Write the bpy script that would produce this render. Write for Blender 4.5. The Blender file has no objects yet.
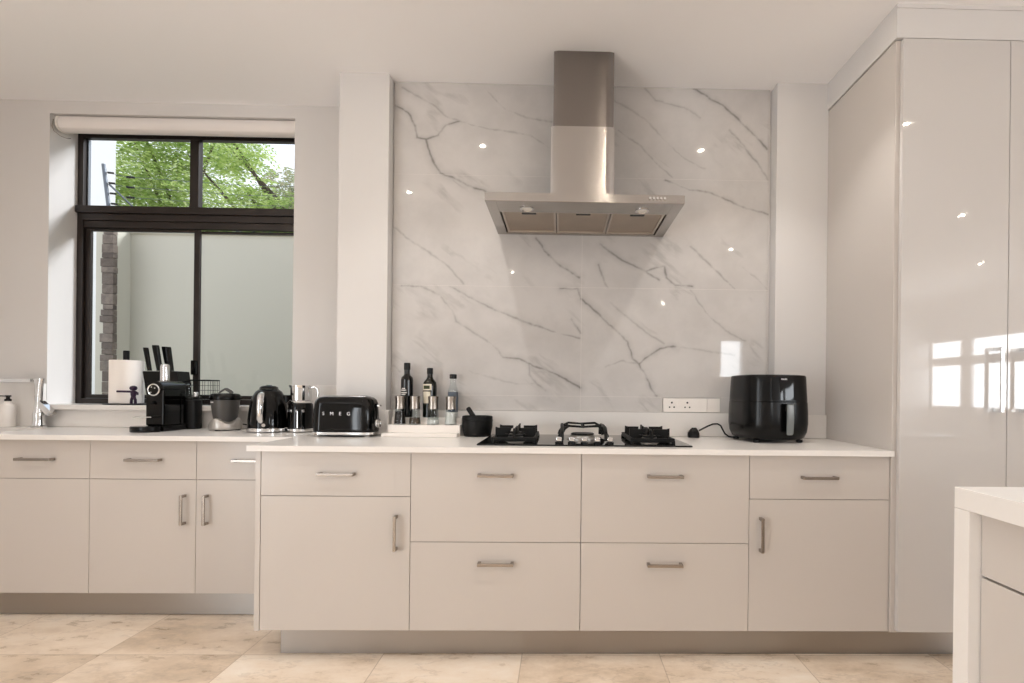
import bpy, bmesh, math, random
from mathutils import Vector, Matrix
random.seed(7)
S = bpy.context.scene
COL = S.collection
PI = math.pi

# light levels
DLW, DAYR, DAYL, FILL_L, DAYB, SKY, LENS, EXPO = 20.5, 130, 38, 80, 22, 1.5, 650, 0
SUN = 3.4

# ------------------------------------------------------------------ helpers
def lin(c):
    if isinstance(c, str):
        c = c.lstrip('#'); c = [int(c[i:i+2], 16) / 255 for i in (0, 2, 4)]
    return [x / 12.92 if x <= .04045 else ((x + .055) / 1.055) ** 2.4 for x in c] + [1.0]

class MB:
    """collects shapes into one bmesh"""
    def __init__(self): self.bm = bmesh.new()
    def _new(self, before):
        return [v for v in self.bm.verts if v not in before]
    def box(self, x0, x1, y0, y1, z0, z1, bev=0, seg=2, m=None):
        bm = self.bm
        vs = [bm.verts.new((x, y, z)) for x in (x0, x1) for y in (y0, y1) for z in (z0, z1)]
        fs = [(0,1,3,2),(4,6,7,5),(0,4,5,1),(2,3,7,6),(0,2,6,4),(1,5,7,3)]
        faces = [bm.faces.new([vs[i] for i in f]) for f in fs]
        allv = vs
        if bev:
            es = list({e for f in faces for e in f.edges})
            r = bmesh.ops.bevel(bm, geom=es, offset=bev, segments=seg, affect='EDGES', profile=.5)
            allv = list({v for f in r['faces'] for v in f.verts} | {v for v in vs if v.is_valid})
        if m is not None:
            for v in allv: v.co = m @ v.co
        return allv
    def loft(self, rings, cap=True, closed=True):
        bm = self.bm
        R = [[bm.verts.new(p) for p in r] for r in rings]
        n = len(R[0])
        for a, b in zip(R, R[1:]):
            for i in range(n if closed else n - 1):
                j = (i + 1) % n
                bm.faces.new((a[i], a[j], b[j], b[i]))
        if cap:
            bm.faces.new(list(reversed(R[0]))); bm.faces.new(R[-1])
        return [v for r in R for v in r]
    def lathe(self, prof, cx=0, cy=0, n=32, sx=1, sy=1, cap=True, z0=0):
        rings = [[(cx + sx*r*math.cos(2*PI*i/n), cy + sy*r*math.sin(2*PI*i/n), z0 + z) for i in range(n)] for r, z in prof]
        return self.loft(rings, cap)
    def cyl(self, p, q, r, r2=None, n=20):
        p, q = Vector(p), Vector(q); d = (q - p).normalized()
        a = d.orthogonal().normalized(); b = d.cross(a)
        r2 = r if r2 is None else r2
        ring = lambda c, r: [c + a*r*math.cos(2*PI*i/n) + b*r*math.sin(2*PI*i/n) for i in range(n)]
        return self.loft([ring(p, r), ring(q, r2)])
    def tube(self, pts, r, n=10, closed=False, flat=1.0):
        pts = [Vector(p) for p in pts]; N = len(pts); rings = []
        rr = r if isinstance(r, (list, tuple)) else [r] * N
        a = None
        for i, p in enumerate(pts):
            if closed: t = pts[(i+1) % N] - pts[i-1]
            else: t = pts[min(i+1, N-1)] - pts[max(i-1, 0)]
            t.normalize()
            a = (t.orthogonal() if a is None else a - t*a.dot(t)).normalized()
            b = t.cross(a)
            rings.append([p + a*rr[i]*math.cos(2*PI*k/n) + b*rr[i]*flat*math.sin(2*PI*k/n) for k in range(n)])
        if closed: rings.append(rings[0])
        if closed:
            bm = self.bm; R = [[bm.verts.new(q) for q in r_] for r_ in rings[:-1]]
            for i in range(N):
                A, B = R[i], R[(i+1) % N]
                for k in range(n): bm.faces.new((A[k], A[(k+1)%n], B[(k+1)%n], B[k]))
            return [v for q in R for v in q]
        return self.loft(rings)
    def prism(self, poly, axis, a0, a1, bev=0):
        """poly = list of 2-d points; extruded along axis x, y or z"""
        f = {'x': lambda u, v, w: (w, u, v), 'y': lambda u, v, w: (u, w, v), 'z': lambda u, v, w: (u, v, w)}[axis]
        vs = self.loft([[f(u, v, a0) for u, v in poly], [f(u, v, a1) for u, v in poly]])
        if bev:
            es = list({e for v in vs for e in v.link_edges})
            bmesh.ops.bevel(self.bm, geom=es, offset=bev, segments=2, affect='EDGES', profile=.5)
        return vs
    def torus(self, c, R, r, axis='z', n=32, m=8):
        c = Vector(c); u, v = {'z': ((1,0,0),(0,1,0)), 'y': ((1,0,0),(0,0,1)), 'x': ((0,1,0),(0,0,1))}[axis]
        u, v = Vector(u), Vector(v)
        return self.tube([c + u*R*math.cos(2*PI*i/n) + v*R*math.sin(2*PI*i/n) for i in range(n)], r, m, closed=True)
    def build(self, name, mat, parent=None, world=False, smooth=30, label=None, wn=False):
        bm = self.bm
        if world and parent:
            o = Vector((0,0,0)); p = parent
            while p: o += Vector(p.location); p = p.parent
            for v in bm.verts: v.co -= o
        bmesh.ops.recalc_face_normals(bm, faces=bm.faces)
        me = bpy.data.meshes.new(name); bm.to_mesh(me); bm.free()
        if smooth:
            me.polygons.foreach_set('use_smooth', [True] * len(me.polygons))
            try: me.set_sharp_from_angle(angle=math.radians(smooth))
            except Exception: pass
        me.materials.append(mat)
        ob = bpy.data.objects.new(name, me); COL.objects.link(ob)
        if smooth:
            wm = ob.modifiers.new('weighted_normals', 'WEIGHTED_NORMAL'); wm.keep_sharp = True
        if parent: ob.parent = parent
        if label: ob['label'] = label
        return ob

def thing(name, label, cat, loc=(0,0,0), rz=0, group=None):
    o = bpy.data.objects.new(name, None); COL.objects.link(o)
    o.empty_display_size = .05
    o.location = loc; o.rotation_euler = (0, 0, rz)
    o['label'] = label; o['category'] = cat
    if group: o['group'] = group
    return o
def tag(o, label, cat, group=None):
    o['label'] = label; o['category'] = cat
    if group: o['group'] = group
    return o
def struct(o, label=None):
    o['kind'] = 'structure'
    if label: o['label'] = label
    return o
def copy_thing(o, loc, label):
    c = o.copy(); COL.objects.link(c); c.location = loc; c['label'] = label
    def rec(src, dst):
        for ch in [x for x in COL.objects if x.parent == src]:
            d = ch.copy(); COL.objects.link(d); d.parent = dst; rec(ch, d)
    rec(o, c)
    return c
def rrect(w, d, r, z, n=6, cx=0, cy=0):
    pts = []
    for k, (sx, sy) in enumerate(((1,1),(-1,1),(-1,-1),(1,-1))):
        for i in range(n + 1):
            a = k*PI/2 + i/n*PI/2
            pts.append((cx + sx*(w/2 - r) + r*math.cos(a), cy + sy*(d/2 - r) + r*math.sin(a), z))
    return pts
def superell(a, b, e, z, n=48, cx=0, cy=0):
    f = lambda t: math.copysign(abs(t) ** (2/e), t)
    return [(cx + a*f(math.cos(2*PI*i/n)), cy + b*f(math.sin(2*PI*i/n)), z) for i in range(n)]
def text_mesh(body, size, depth=.0006, spacing=1.0):
    cu = bpy.data.curves.new('lettering', 'FONT'); cu.body = body; cu.size = size; cu.extrude = depth
    cu.align_x = 'CENTER'; cu.align_y = 'CENTER'; cu.space_character = spacing
    t = bpy.data.objects.new('lettering', cu); COL.objects.link(t)
    bpy.context.view_layer.update()
    me = bpy.data.meshes.new_from_object(t.evaluated_get(bpy.context.evaluated_depsgraph_get()))
    bpy.data.objects.remove(t); bpy.data.curves.remove(cu)
    return me
def lettering(body, size, mat, parent, loc, rot=(PI/2,0,0), spacing=1.0, bend=0):
    me = text_mesh(body, size, .0006, spacing)
    if bend:
        for v in me.vertices:
            a = v.co.x/bend; rr = bend + v.co.z; v.co = (rr*math.sin(a), v.co.y, rr*math.cos(a) - bend)
    me.materials.clear(); me.materials.append(mat)
    me.name = 'lettering'
    o = bpy.data.objects.new('lettering', me); COL.objects.link(o); o.parent = parent
    o.location = loc; o.rotation_euler = rot
    return o

def letters(body, size, mat, parent, loc, pitch, bend=0, a0=0):
    """separate raised letters in a row, on a flat face or round a drum of radius bend"""
    for i, ch in enumerate(body):
        u = (i - (len(body)-1)/2)*pitch
        if bend:
            a = a0 + u/bend; o = lettering(ch, size, mat, parent, (loc[0]+bend*math.sin(a), loc[1]-bend*math.cos(a), loc[2]), rot=(PI/2, 0, a))
        else: o = lettering(ch, size, mat, parent, (loc[0]+u, loc[1], loc[2]))
        o.name = 'letter'

# ---------------------------------------------------------------- materials
def mat(name, color, rough=.5, metal=0, spec=.5, coat=0, trans=0, ior=1.45, bump=0, bscale=200, vary=0, vscale=3, emit=0):
    m = bpy.data.materials.new(name); m.use_nodes = True
    nt = m.node_tree; b = nt.nodes['Principled BSDF']; c = lin(color)
    b.inputs['Base Color'].default_value = c
    b.inputs['Roughness'].default_value = rough; b.inputs['Metallic'].default_value = metal
    b.inputs['Specular IOR Level'].default_value = spec; b.inputs['IOR'].default_value = ior
    b.inputs['Coat Weight'].default_value = coat; b.inputs['Coat Roughness'].default_value = .03
    b.inputs['Transmission Weight'].default_value = trans
    if emit:
        b.inputs['Emission Color'].default_value = c; b.inputs['Emission Strength'].default_value = emit
    if bump or vary:
        tc = nt.nodes.new('ShaderNodeTexCoord')
    if vary:
        n = nt.nodes.new('ShaderNodeTexNoise'); n.inputs['Scale'].default_value = vscale; n.inputs['Detail'].default_value = 4
        nt.links.new(tc.outputs['Object'], n.inputs['Vector'])
        mx = nt.nodes.new('ShaderNodeMix'); mx.data_type = 'RGBA'
        mx.inputs['A'].default_value = [x*(1-vary) for x in c[:3]] + [1]
        mx.inputs['B'].default_value = [min(1, x*(1+vary)) for x in c[:3]] + [1]
        nt.links.new(n.outputs['Fac'], mx.inputs['Factor']); nt.links.new(mx.outputs['Result'], b.inputs['Base Color'])
    if bump:
        n = nt.nodes.new('ShaderNodeTexNoise'); n.inputs['Scale'].default_value = bscale; n.inputs['Detail'].default_value = 3
        nt.links.new(tc.outputs['Object'], n.inputs['Vector'])
        bp = nt.nodes.new('ShaderNodeBump'); bp.inputs['Strength'].default_value = bump; bp.inputs['Distance'].default_value = .002
        nt.links.new(n.outputs['Fac'], bp.inputs['Height']); nt.links.new(bp.outputs['Normal'], b.inputs['Normal'])
    return m

def brushed(name, color, rough, aniso, rot=0, scale=(3, 3, 600), strength=.04):
    m = mat(name, color, rough, 1); nt = m.node_tree; b = nt.nodes['Principled BSDF']
    b.inputs['Anisotropic'].default_value = aniso; b.inputs['Anisotropic Rotation'].default_value = rot
    tg = nt.nodes.new('ShaderNodeTangent'); tg.direction_type = 'RADIAL'; tg.axis = 'Z'
    nt.links.new(tg.outputs['Tangent'], b.inputs['Tangent'])
    tc = nt.nodes.new('ShaderNodeTexCoord'); mp = nt.nodes.new('ShaderNodeMapping'); mp.inputs['Scale'].default_value = scale
    n = nt.nodes.new('ShaderNodeTexNoise'); n.inputs['Scale'].default_value = 1; n.inputs['Detail'].default_value = 2
    bp = nt.nodes.new('ShaderNodeBump'); bp.inputs['Strength'].default_value = strength; bp.inputs['Distance'].default_value = .001
    nt.links.new(tc.outputs['Object'], mp.inputs['Vector']); nt.links.new(mp.outputs['Vector'], n.inputs['Vector'])
    nt.links.new(n.outputs['Fac'], bp.inputs['Height']); nt.links.new(bp.outputs['Normal'], b.inputs['Normal'])
    return m

def glass_pane(name, tint=(1,1,1), rough=0):
    m = bpy.data.materials.new(name); m.use_nodes = True; nt = m.node_tree; nt.nodes.clear()
    o = nt.nodes.new('ShaderNodeOutputMaterial'); mx = nt.nodes.new('ShaderNodeMixShader')
    t = nt.nodes.new('ShaderNodeBsdfTransparent'); t.inputs['Color'].default_value = (*tint, 1)
    g = nt.nodes.new('ShaderNodeBsdfGlossy'); g.inputs['Roughness'].default_value = rough
    f = nt.nodes.new('ShaderNodeFresnel'); f.inputs['IOR'].default_value = 1.45
    ge = nt.nodes.new('ShaderNodeNewGeometry'); mu = nt.nodes.new('ShaderNodeMath'); mu.operation = 'MULTIPLY'
    inv = nt.nodes.new('ShaderNodeMath'); inv.operation = 'SUBTRACT'; inv.inputs[0].default_value = 1
    nt.links.new(ge.outputs['Backfacing'], inv.inputs[1]); nt.links.new(f.outputs[0], mu.inputs[0]); nt.links.new(inv.outputs[0], mu.inputs[1])
    nt.links.new(mu.outputs[0], mx.inputs[0]); nt.links.new(t.outputs[0], mx.inputs[1]); nt.links.new(g.outputs[0], mx.inputs[2])
    nt.links.new(mx.outputs[0], o.inputs['Surface'])
    return m

class NT:
    """small wrapper to chain math nodes"""
    def __init__(self, nt): self.nt = nt
    def put(self, sock, v):
        if hasattr(v, 'is_output'): self.nt.links.new(v, sock)
        else: sock.default_value = v
    def math(self, op, *a, clamp=False):
        n = self.nt.nodes.new('ShaderNodeMath'); n.operation = op; n.use_clamp = clamp
        for i, v in enumerate(a): self.put(n.inputs[i], v)
        return n.outputs[0]
    def vec(self, op, *a):
        n = self.nt.nodes.new('ShaderNodeVectorMath'); n.operation = op
        for i, v in enumerate(a):
            if op == 'SCALE' and i == 1: self.put(n.inputs['Scale'], v)
            else: self.put(n.inputs[i], v)
        return n.outputs['Value'] if op in ('DOT_PRODUCT', 'LENGTH', 'DISTANCE') else n.outputs[0]
    def noise(self, vec, scale, detail=3, rough=.5, color=False):
        n = self.nt.nodes.new('ShaderNodeTexNoise'); n.inputs['Scale'].default_value = scale
        n.inputs['Detail'].default_value = detail; n.inputs['Roughness'].default_value = rough
        self.put(n.inputs['Vector'], vec)
        return n.outputs['Color' if color else 'Fac']
    def ramp(self, fac, stops):
        n = self.nt.nodes.new('ShaderNodeValToRGB'); e = n.color_ramp.elements
        while len(e) < len(stops): e.new(.5)
        for el, (p, c) in zip(e, stops): el.position = p; el.color = lin(c) if isinstance(c, str) else (c, c, c, 1)
        self.put(n.inputs[0], fac); return n.outputs[0]
    def mix(self, fac, a, b, blend='MIX'):
        n = self.nt.nodes.new('ShaderNodeMix'); n.data_type = 'RGBA'; n.blend_type = blend
        self.put(n.inputs['Factor'], fac); self.put(n.inputs['A'], a); self.put(n.inputs['B'], b); return n.outputs['Result']
    def maprange(self, v, a, b, c, d, smooth=True):
        n = self.nt.nodes.new('ShaderNodeMapRange'); n.clamp = True
        n.interpolation_type = 'SMOOTHSTEP' if smooth else 'LINEAR'
        for i, x in enumerate((v, a, b, c, d)): self.put(n.inputs[i], x)
        return n.outputs[0]

VEINS = [(1.0,[(-0.916,2.68),(-0.846,2.638),(-0.813,2.574),(-0.796,2.509),(-0.752,2.499),(-0.713,2.397),(-0.669,2.316),(-0.604,2.296),(-0.506,2.249),(-0.425,2.218)]),(0.6,[(-0.874,2.779),(-0.782,2.726),(-0.695,2.68),(-0.635,2.627),(-0.564,2.595)]),(0.9,[(-0.752,2.499),(-0.688,2.522),(-0.64,2.578),(-0.564,2.595)]),(0.5,[(-0.564,2.595),(-0.428,2.566),(-0.314,2.552),(-0.184,2.533),(-0.074,2.464)]),(0.55,[(-0.436,2.789),(-0.359,2.703),(-0.283,2.64)]),(0.7,[(-0.305,2.666),(-0.157,2.621),(-0.065,2.612)]),(0.6,[(-0.914,2.013),(-0.8,1.934),(-0.708,1.876),(-0.62,1.812),(-0.538,1.715)]),(0.8,[(-0.868,1.7),(-0.771,1.706),(-0.662,1.654)]),(0.6,[(-0.662,1.654),(-0.596,1.573),(-0.574,1.508),(-0.443,1.434),(-0.35,1.364),(-0.317,1.316)]),(1,[(-0.317,1.316),(-0.224,1.312),(-0.088,1.253),(0.049,1.195),(0.11,1.157)]),(0.75,[(-0.608,1.703),(-0.5,1.645),(-0.363,1.577),(-0.227,1.524),(-0.063,1.466),(0.101,1.43)]),(1,[(-0.145,1.972),(-0.095,1.897),(-0.012,1.827),(0.098,1.758)]),(0.8,[(-0.011,1.702),(0.087,1.698),(0.104,1.66)]),(0.7,[(-0.181,1.296),(-0.169,1.225),(-0.086,1.144)]),(0.7,[(0.046,1.539),(0.073,1.501),(0.107,1.458)]),(0.7,[(-0.917,1.27),(-0.873,1.233)]),(0.45,[(-0.522,1.248),(-0.386,1.206),(-0.25,1.17),(-0.141,1.182)]),(0.45,[(0.262,2.744),(0.444,2.628),(0.555,2.521),(0.666,2.414),(0.777,2.361)]),(1,[(0.701,2.804),(0.773,2.772),(0.873,2.72),(0.94,2.661),(1.023,2.586),(1.124,2.478)]),(0.7,[(0.913,2.583),(0.997,2.492),(1.053,2.421),(1.126,2.313)]),(0.6,[(0.297,2.57),(0.418,2.491),(0.501,2.41),(0.596,2.319)]),(0.9,[(0.558,2.302),(0.696,2.25),(0.817,2.235),(0.945,2.183),(1.128,2.12)]),(0.5,[(0.442,2.803),(0.498,2.739),(0.658,2.704),(0.746,2.651)]),(0.9,[(0.205,1.94),(0.343,1.849),(0.453,1.796),(0.536,1.754)]),(1,[(0.453,1.796),(0.563,1.831),(0.575,1.765),(0.619,1.722),(0.713,1.718)]),(0.7,[(0.699,1.937),(0.839,1.813),(0.95,1.716)]),(0.7,[(0.195,1.83),(0.229,1.749),(0.251,1.711)]),(1,[(0.11,1.649),(0.193,1.579),(0.276,1.487)]),(0.9,[(0.276,1.487),(0.364,1.412),(0.393,1.325),(0.431,1.298)]),(1,[(0.431,1.298),(0.54,1.37),(0.628,1.388)]),(0.4,[(0.628,1.388),(0.761,1.373),(0.954,1.348)]),(1,[(0.431,1.298),(0.46,1.232),(0.488,1.161),(0.527,1.118)]),(0.5,[(0.431,1.298),(0.322,1.307),(0.24,1.273)]),(0.55,[(0.263,1.624),(0.374,1.532),(0.485,1.452),(0.568,1.398)]),(0.55,[(0.702,1.701),(0.814,1.549),(0.897,1.485),(1.009,1.431)]),(0.4,[(0.976,1.843),(1.06,1.773),(1.133,1.708)])]

def marble_mat():
    """pale marble; the attribute 'vein' of the tile mesh carries where the grey veins run"""
    m = mat('veined_marble', '#d8d2cb', .035); nt = m.node_tree; b = nt.nodes['Principled BSDF']; N = NT(nt)
    tc = nt.nodes.new('ShaderNodeTexCoord'); P = tc.outputs['Object']
    at = nt.nodes.new('ShaderNodeAttribute'); at.attribute_name = 'vein'
    best = N.math('MULTIPLY', at.outputs['Fac'], N.maprange(N.noise(P, 14, 3, .6), .3, .65, .35, 1))
    n1 = N.vec('SCALE', N.vec('SUBTRACT', N.noise(P, 9, 4, .6, True), (.5, .5, .5)), .045)
    cb = nt.nodes.new('ShaderNodeCombineXYZ')      # along and across the run of the veins (down to the right)
    nt.links.new(N.math('MULTIPLY', N.vec('DOT_PRODUCT', P, (.8, 0, -.6)), .55), cb.inputs[0]); nt.links.new(N.math('MULTIPLY', N.vec('DOT_PRODUCT', P, (.6, 0, .8)), 2.1), cb.inputs[2])
    r = N.noise(N.vec('ADD', cb.outputs[0], n1), 2.6, 5, .55)
    ridge = N.math('SUBTRACT', 1, N.math('MULTIPLY', N.math('ABSOLUTE', N.math('SUBTRACT', r, .5)), 16), clamp=True)
    ridge = N.math('MULTIPLY', N.math('MULTIPLY', ridge, .3), N.maprange(N.noise(P, 4.5, 2), .45, .7, 0, 1))
    cloud = N.math('MULTIPLY', N.maprange(N.noise(P, 3, 5, .6), .35, .75, 0, 1), .2)
    tot = N.math('MAXIMUM', N.math('MAXIMUM', best, ridge), cloud)
    col = N.mix(tot, lin('#c8c4c1'), lin('#6c6865'))
    nt.links.new(col, b.inputs['Base Color'])
    return m

def vein_field(X, Z):
    """vein strength over the wall (numpy arrays of x and z)"""
    import numpy as np
    from mathutils import noise
    wx = np.empty_like(X); wz = np.empty_like(X); F = X.ravel(); G = Z.ravel(); wx = np.zeros(len(F)); wz = np.zeros(len(F))
    for i, (x, z) in enumerate(zip(F, G)):
        a = noise.noise_vector((x*9, 0, z*9)); c = noise.noise_vector((x*40, 5, z*40))
        wx[i] = a[0]*.009 + c[0]*.004; wz[i] = a[2]*.009 + c[2]*.004
    x = F + wx; z = G + wz; best = np.zeros(len(F))
    for w, pl in VEINS:
        d = np.full(len(F), 9.)
        for (x0, z0), (x1, z1) in zip(pl, pl[1:]):
            bx, bz = x1-x0, z1-z0; h = np.clip(((x-x0)*bx + (z-z0)*bz)/(bx*bx+bz*bz), 0, 1)
            d = np.minimum(d, np.hypot(x-x0-bx*h, z-z0-bz*h))
        best = np.maximum(best, np.maximum(np.clip(1-(d-.0005)/.0095, 0, 1)*w*.9, np.clip(1-d/.06, 0, 1)**1.5*w*.3))
    return best

def floor_mat():
    m = mat('travertine_tile', '#c8b49c', .3); nt = m.node_tree; b = nt.nodes['Principled BSDF']; N = NT(nt)
    tc = nt.nodes.new('ShaderNodeTexCoord'); P = tc.outputs['Object']
    sep = nt.nodes.new('ShaderNodeSeparateXYZ'); nt.links.new(P, sep.inputs[0]); x, y = sep.outputs[0], sep.outputs[1]
    u = N.math('DIVIDE', N.math('ADD', x, 1.94 + 12*.595), .595); v = N.math('DIVIDE', N.math('ADD', y, -2.222 + 12*.8), .8)
    fu, fv = N.math('FRACT', u), N.math('FRACT', v)
    cell = nt.nodes.new('ShaderNodeCombineXYZ'); nt.links.new(N.math('FLOOR', u), cell.inputs[0]); nt.links.new(N.math('FLOOR', v), cell.inputs[1])
    wn = nt.nodes.new('ShaderNodeTexWhiteNoise'); wn.noise_dimensions = '3D'; nt.links.new(cell.outputs[0], wn.inputs['Vector'])
    off = N.vec('SCALE', wn.outputs['Color'], 30)
    Q = N.vec('ADD', P, off)
    mp = nt.nodes.new('ShaderNodeMapping'); mp.inputs['Rotation'].default_value = (0, 0, .5); mp.inputs['Scale'].default_value = (1, 2.2, 1); nt.links.new(Q, mp.inputs['Vector'])
    a = N.noise(mp.outputs[0], 1.6, 7, .62); c = N.noise(mp.outputs[0], 7, 5, .65); s = N.noise(Q, 60, 3, .6)
    f = N.math('ADD', N.math('ADD', N.math('MULTIPLY', a, .62), N.math('MULTIPLY', c, .3)), N.math('MULTIPLY', s, .08))
    f = N.math('ADD', f, N.math('MULTIPLY', N.math('SUBTRACT', wn.outputs['Value'], .5), .08))
    col = N.ramp(f, [(.3, '#b4a28d'), (.42, '#d6c2ac'), (.53, '#ead9c6'), (.68, '#f3e8da')])
    vein = N.math('ABSOLUTE', N.math('SUBTRACT', N.noise(mp.outputs[0], 2.6, 6, .6), .5))
    col = N.mix(N.math('MULTIPLY', N.maprange(vein, 0, .02, 1, 0), .16), col, lin('#7d6655'))
    g = N.math('MINIMUM', N.math('MINIMUM', fu, N.math('SUBTRACT', 1, fu)), N.math('MULTIPLY', N.math('MINIMUM', fv, N.math('SUBTRACT', 1, fv)), 1.34))
    gr = N.maprange(g, .0025, .0045, 1, 0)
    col = N.mix(N.math('MULTIPLY', gr, .6), col, lin('#a58f77'))
    nt.links.new(col, b.inputs['Base Color'])
    nt.links.new(N.maprange(c, .3, .7, .26, .42), b.inputs['Roughness'])
    return m

def leaf_mat(name, stops):
    m = bpy.data.materials.new(name); m.use_nodes = True; nt = m.node_tree; nt.nodes.clear(); N = NT(nt)
    g = nt.nodes.new('ShaderNodeNewGeometry'); c = N.ramp(g.outputs['Random Per Island'], stops)
    d = nt.nodes.new('ShaderNodeBsdfDiffuse'); t = nt.nodes.new('ShaderNodeBsdfTranslucent'); mx = nt.nodes.new('ShaderNodeMixShader')
    mx.inputs[0].default_value = .45; o = nt.nodes.new('ShaderNodeOutputMaterial')
    nt.links.new(c, d.inputs[0]); nt.links.new(c, t.inputs[0])
    nt.links.new(d.outputs[0], mx.inputs[1]); nt.links.new(t.outputs[0], mx.inputs[2]); nt.links.new(mx.outputs[0], o.inputs[0])
    return m

def stone_mat():
    m = mat('rough_brown_stone', '#7a6c63', .85); nt = m.node_tree; b = nt.nodes['Principled BSDF']; N = NT(nt)
    g = nt.nodes.new('ShaderNodeNewGeometry'); tc = nt.nodes.new('ShaderNodeTexCoord')
    c = N.ramp(g.outputs['Random Per Island'], [(0, '#5a504a'), (.5, '#74685f'), (1, '#897c72')])
    c = N.mix(N.maprange(N.noise(tc.outputs['Object'], 25, 4), .3, .7, 0, .5), c, lin('#4a403b'))
    nt.links.new(c, b.inputs['Base Color'])
    return m

M = {
 'wall': mat('white_wall_paint', '#d5d2d0', .6, bump=.03, bscale=150),
 'ceiling': mat('white_ceiling_paint', '#f5f4f5', .75),
 'lacquer': mat('white_gloss_lacquer', '#c5beb8', .2, spec=.5, coat=0),
 'tall_lacquer': mat('white_high_gloss_lacquer', '#c8c4c1', .03, spec=.7),
 'carcass': mat('cabinet_board', '#cfc8c0', .4),
 'quartz': mat('white_quartz', '#e4e0dc', .22, spec=.3, vary=.015, vscale=60),
 'steel': brushed('brushed_steel', '#a39e99', .3, .75, .25),
 'hood_steel': brushed('hood_brushed_steel', '#b5b1ad', .24, 1.0, .25),
 'shaded_duct_steel': brushed('shaded_brushed_steel', '#8a8480', .26, 1.0, .25),  # hood steel toned darker: the upper duct's dimmer reflection put into the colour
 'handle': mat('satin_nickel', '#a79f97', .25, 1),
 'chrome': mat('polished_chrome', '#e2e2e2', .09, 1),
 'black_gloss': mat('black_gloss_enamel', '#040404', .04, spec=.35),
 'black_matte': mat('black_matte_plastic', '#0b0b0b', .42, spec=.3),
 'black_satin': mat('black_satin_plastic', '#070707', .22, spec=.3),
 'iron': mat('cast_iron', '#0e0e0e', .5, spec=.3, bump=.1, bscale=400),
 'bronze': mat('dark_bronze_aluminium', '#2a2320', .35, .3),
 'hob_glass': mat('black_ceramic_glass', '#040404', .03, spec=.5),
 'grey_plastic': mat('dark_grey_plastic', '#474543', .3),
 'silver_plastic': mat('silver_plastic', '#b9b4ae', .3, .6),
 'paper': mat('white_paper', '#f3ece6', .9, bump=.15, bscale=300),
 'white_plastic': mat('white_plastic', '#efe9e3', .3),
 'plaster_out': mat('white_outdoor_plaster', '#f2f2f2', .85),
 'plaster_grey': mat('grey_outdoor_plaster', '#cbc6b8', .85, vary=.03, vscale=1),
 'garden': mat('grass_ground', '#6d7a48', .9, vary=.2, vscale=4),
 'purple': mat('dark_purple_rubber', '#2a1230', .4),
 'fabric': mat('cream_blind_fabric', '#e4dedb', .8, bump=.05, bscale=500),
 'filter_frame': mat('filter_frame_aluminium', '#c2bab2', .35, .9), 'grout': mat('pale_grout', '#d2cdc8', .8),
 'mesh_filter': mat('aluminium_filter_mesh', '#b0a497', .45, .9, bump=.5, bscale=260, vary=.12, vscale=8),
 'pane': glass_pane('window_glass'),
 'clear': glass_pane('clear_glass', (.9, .92, .92)),
 'smoke': glass_pane('smoked_plastic', (.45, .45, .45)),
 'red': mat('pepper', '#251b17', .7), 'salt': mat('salt', '#e8e4df', .8), 'mixed': mat('mixed_spice', '#5a4a3c', .8, vary=.4, vscale=150),
 'oil_glass': mat('dark_green_glass', '#0d0f08', .06, spec=.6), 'dark_bottle': mat('near_black_glass', '#07080a', .05, spec=.6),
 'label_cream': mat('cream_label', '#d9d0bd', .6), 'label_green': mat('dark_olive_label', '#3a3f22', .6), 'label_white': mat('white_label_print', '#e4e0da', .6),
 'label_blue': mat('slate_blue_label', '#59626d', .5), 'bark': mat('bark', '#4b4038', .9, bump=.4, bscale=30),
 'roof': mat('slate_roof', '#596470', .8), 'stone': stone_mat(), 'wire': mat('galvanised_wire', '#6c7178', .5, .6),
 'lamp_lens': mat('frosted_lamp_lens', '#fff2dd', .5, emit=8),
 'lamp_core': mat('bright_lamp_core', '#fff3e0', .5, emit=LENS),
 'hood_lamp': mat('unlit_lamp_glass', '#e9e6df', .15, spec=.7),
 'led_white': mat('white_print', '#e8e8ec', .4),
 'fryer_handle': mat('smoky_grey_plastic', '#6e7272', .2),
 'marble': marble_mat(), 'floor': floor_mat(),
 'leaf': leaf_mat('yellow_green_leaves', [(0, '#8aa35f'), (.45, '#b4ca76'), (.8, '#d2e092'), (1, '#eaf1c2')]),
 'leaf_pale': leaf_mat('olive_brown_leaves', [(0, '#939a78'), (.5, '#b8be94'), (1, '#cdbfa4')]),
}

# ------------------------------------------------------------------ the room
ZC = 2.8075; XL, XR, YB = -3.6, 6.6, -4.8
def sbox(name, boxes, m, label=None, bev=0):
    b = MB()
    for q in boxes: b.box(*q, bev=bev)
    return struct(b.build(name, m, smooth=0), label)
sbox('floor', [(XL-.2, XR+.2, YB-.2, 3.34, -.1, 0)], M['floor'], 'beige travertine look floor tiles')
sbox('ceiling', [(XL-.2, XR+.2, YB-.2, 3.34, ZC, ZC+.12)], M['ceiling'], 'plain white ceiling')
sbox('wall_window', [(XL-.2, -3.008, 3.073, 3.34, 0, ZC), (-1.588, -1.1845, 3.073, 3.34, 0, ZC), (-3.008, -1.588, 3.073, 3.34, 0, .999), (-3.008, -1.588, 3.073, 3.34, 2.733, ZC)], M['wall'], 'white wall around the kitchen window')
sbox('wall_back', [(-1.1845, XR+.2, 2.82, 3.3, 0, ZC), (-1.1845, -.924, 2.74, 2.82, 0, ZC), (1.145, XR+.2, 2.74, 2.82, 0, ZC)], M['wall'], 'white wall with shallow piers either side of the marble')
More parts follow.
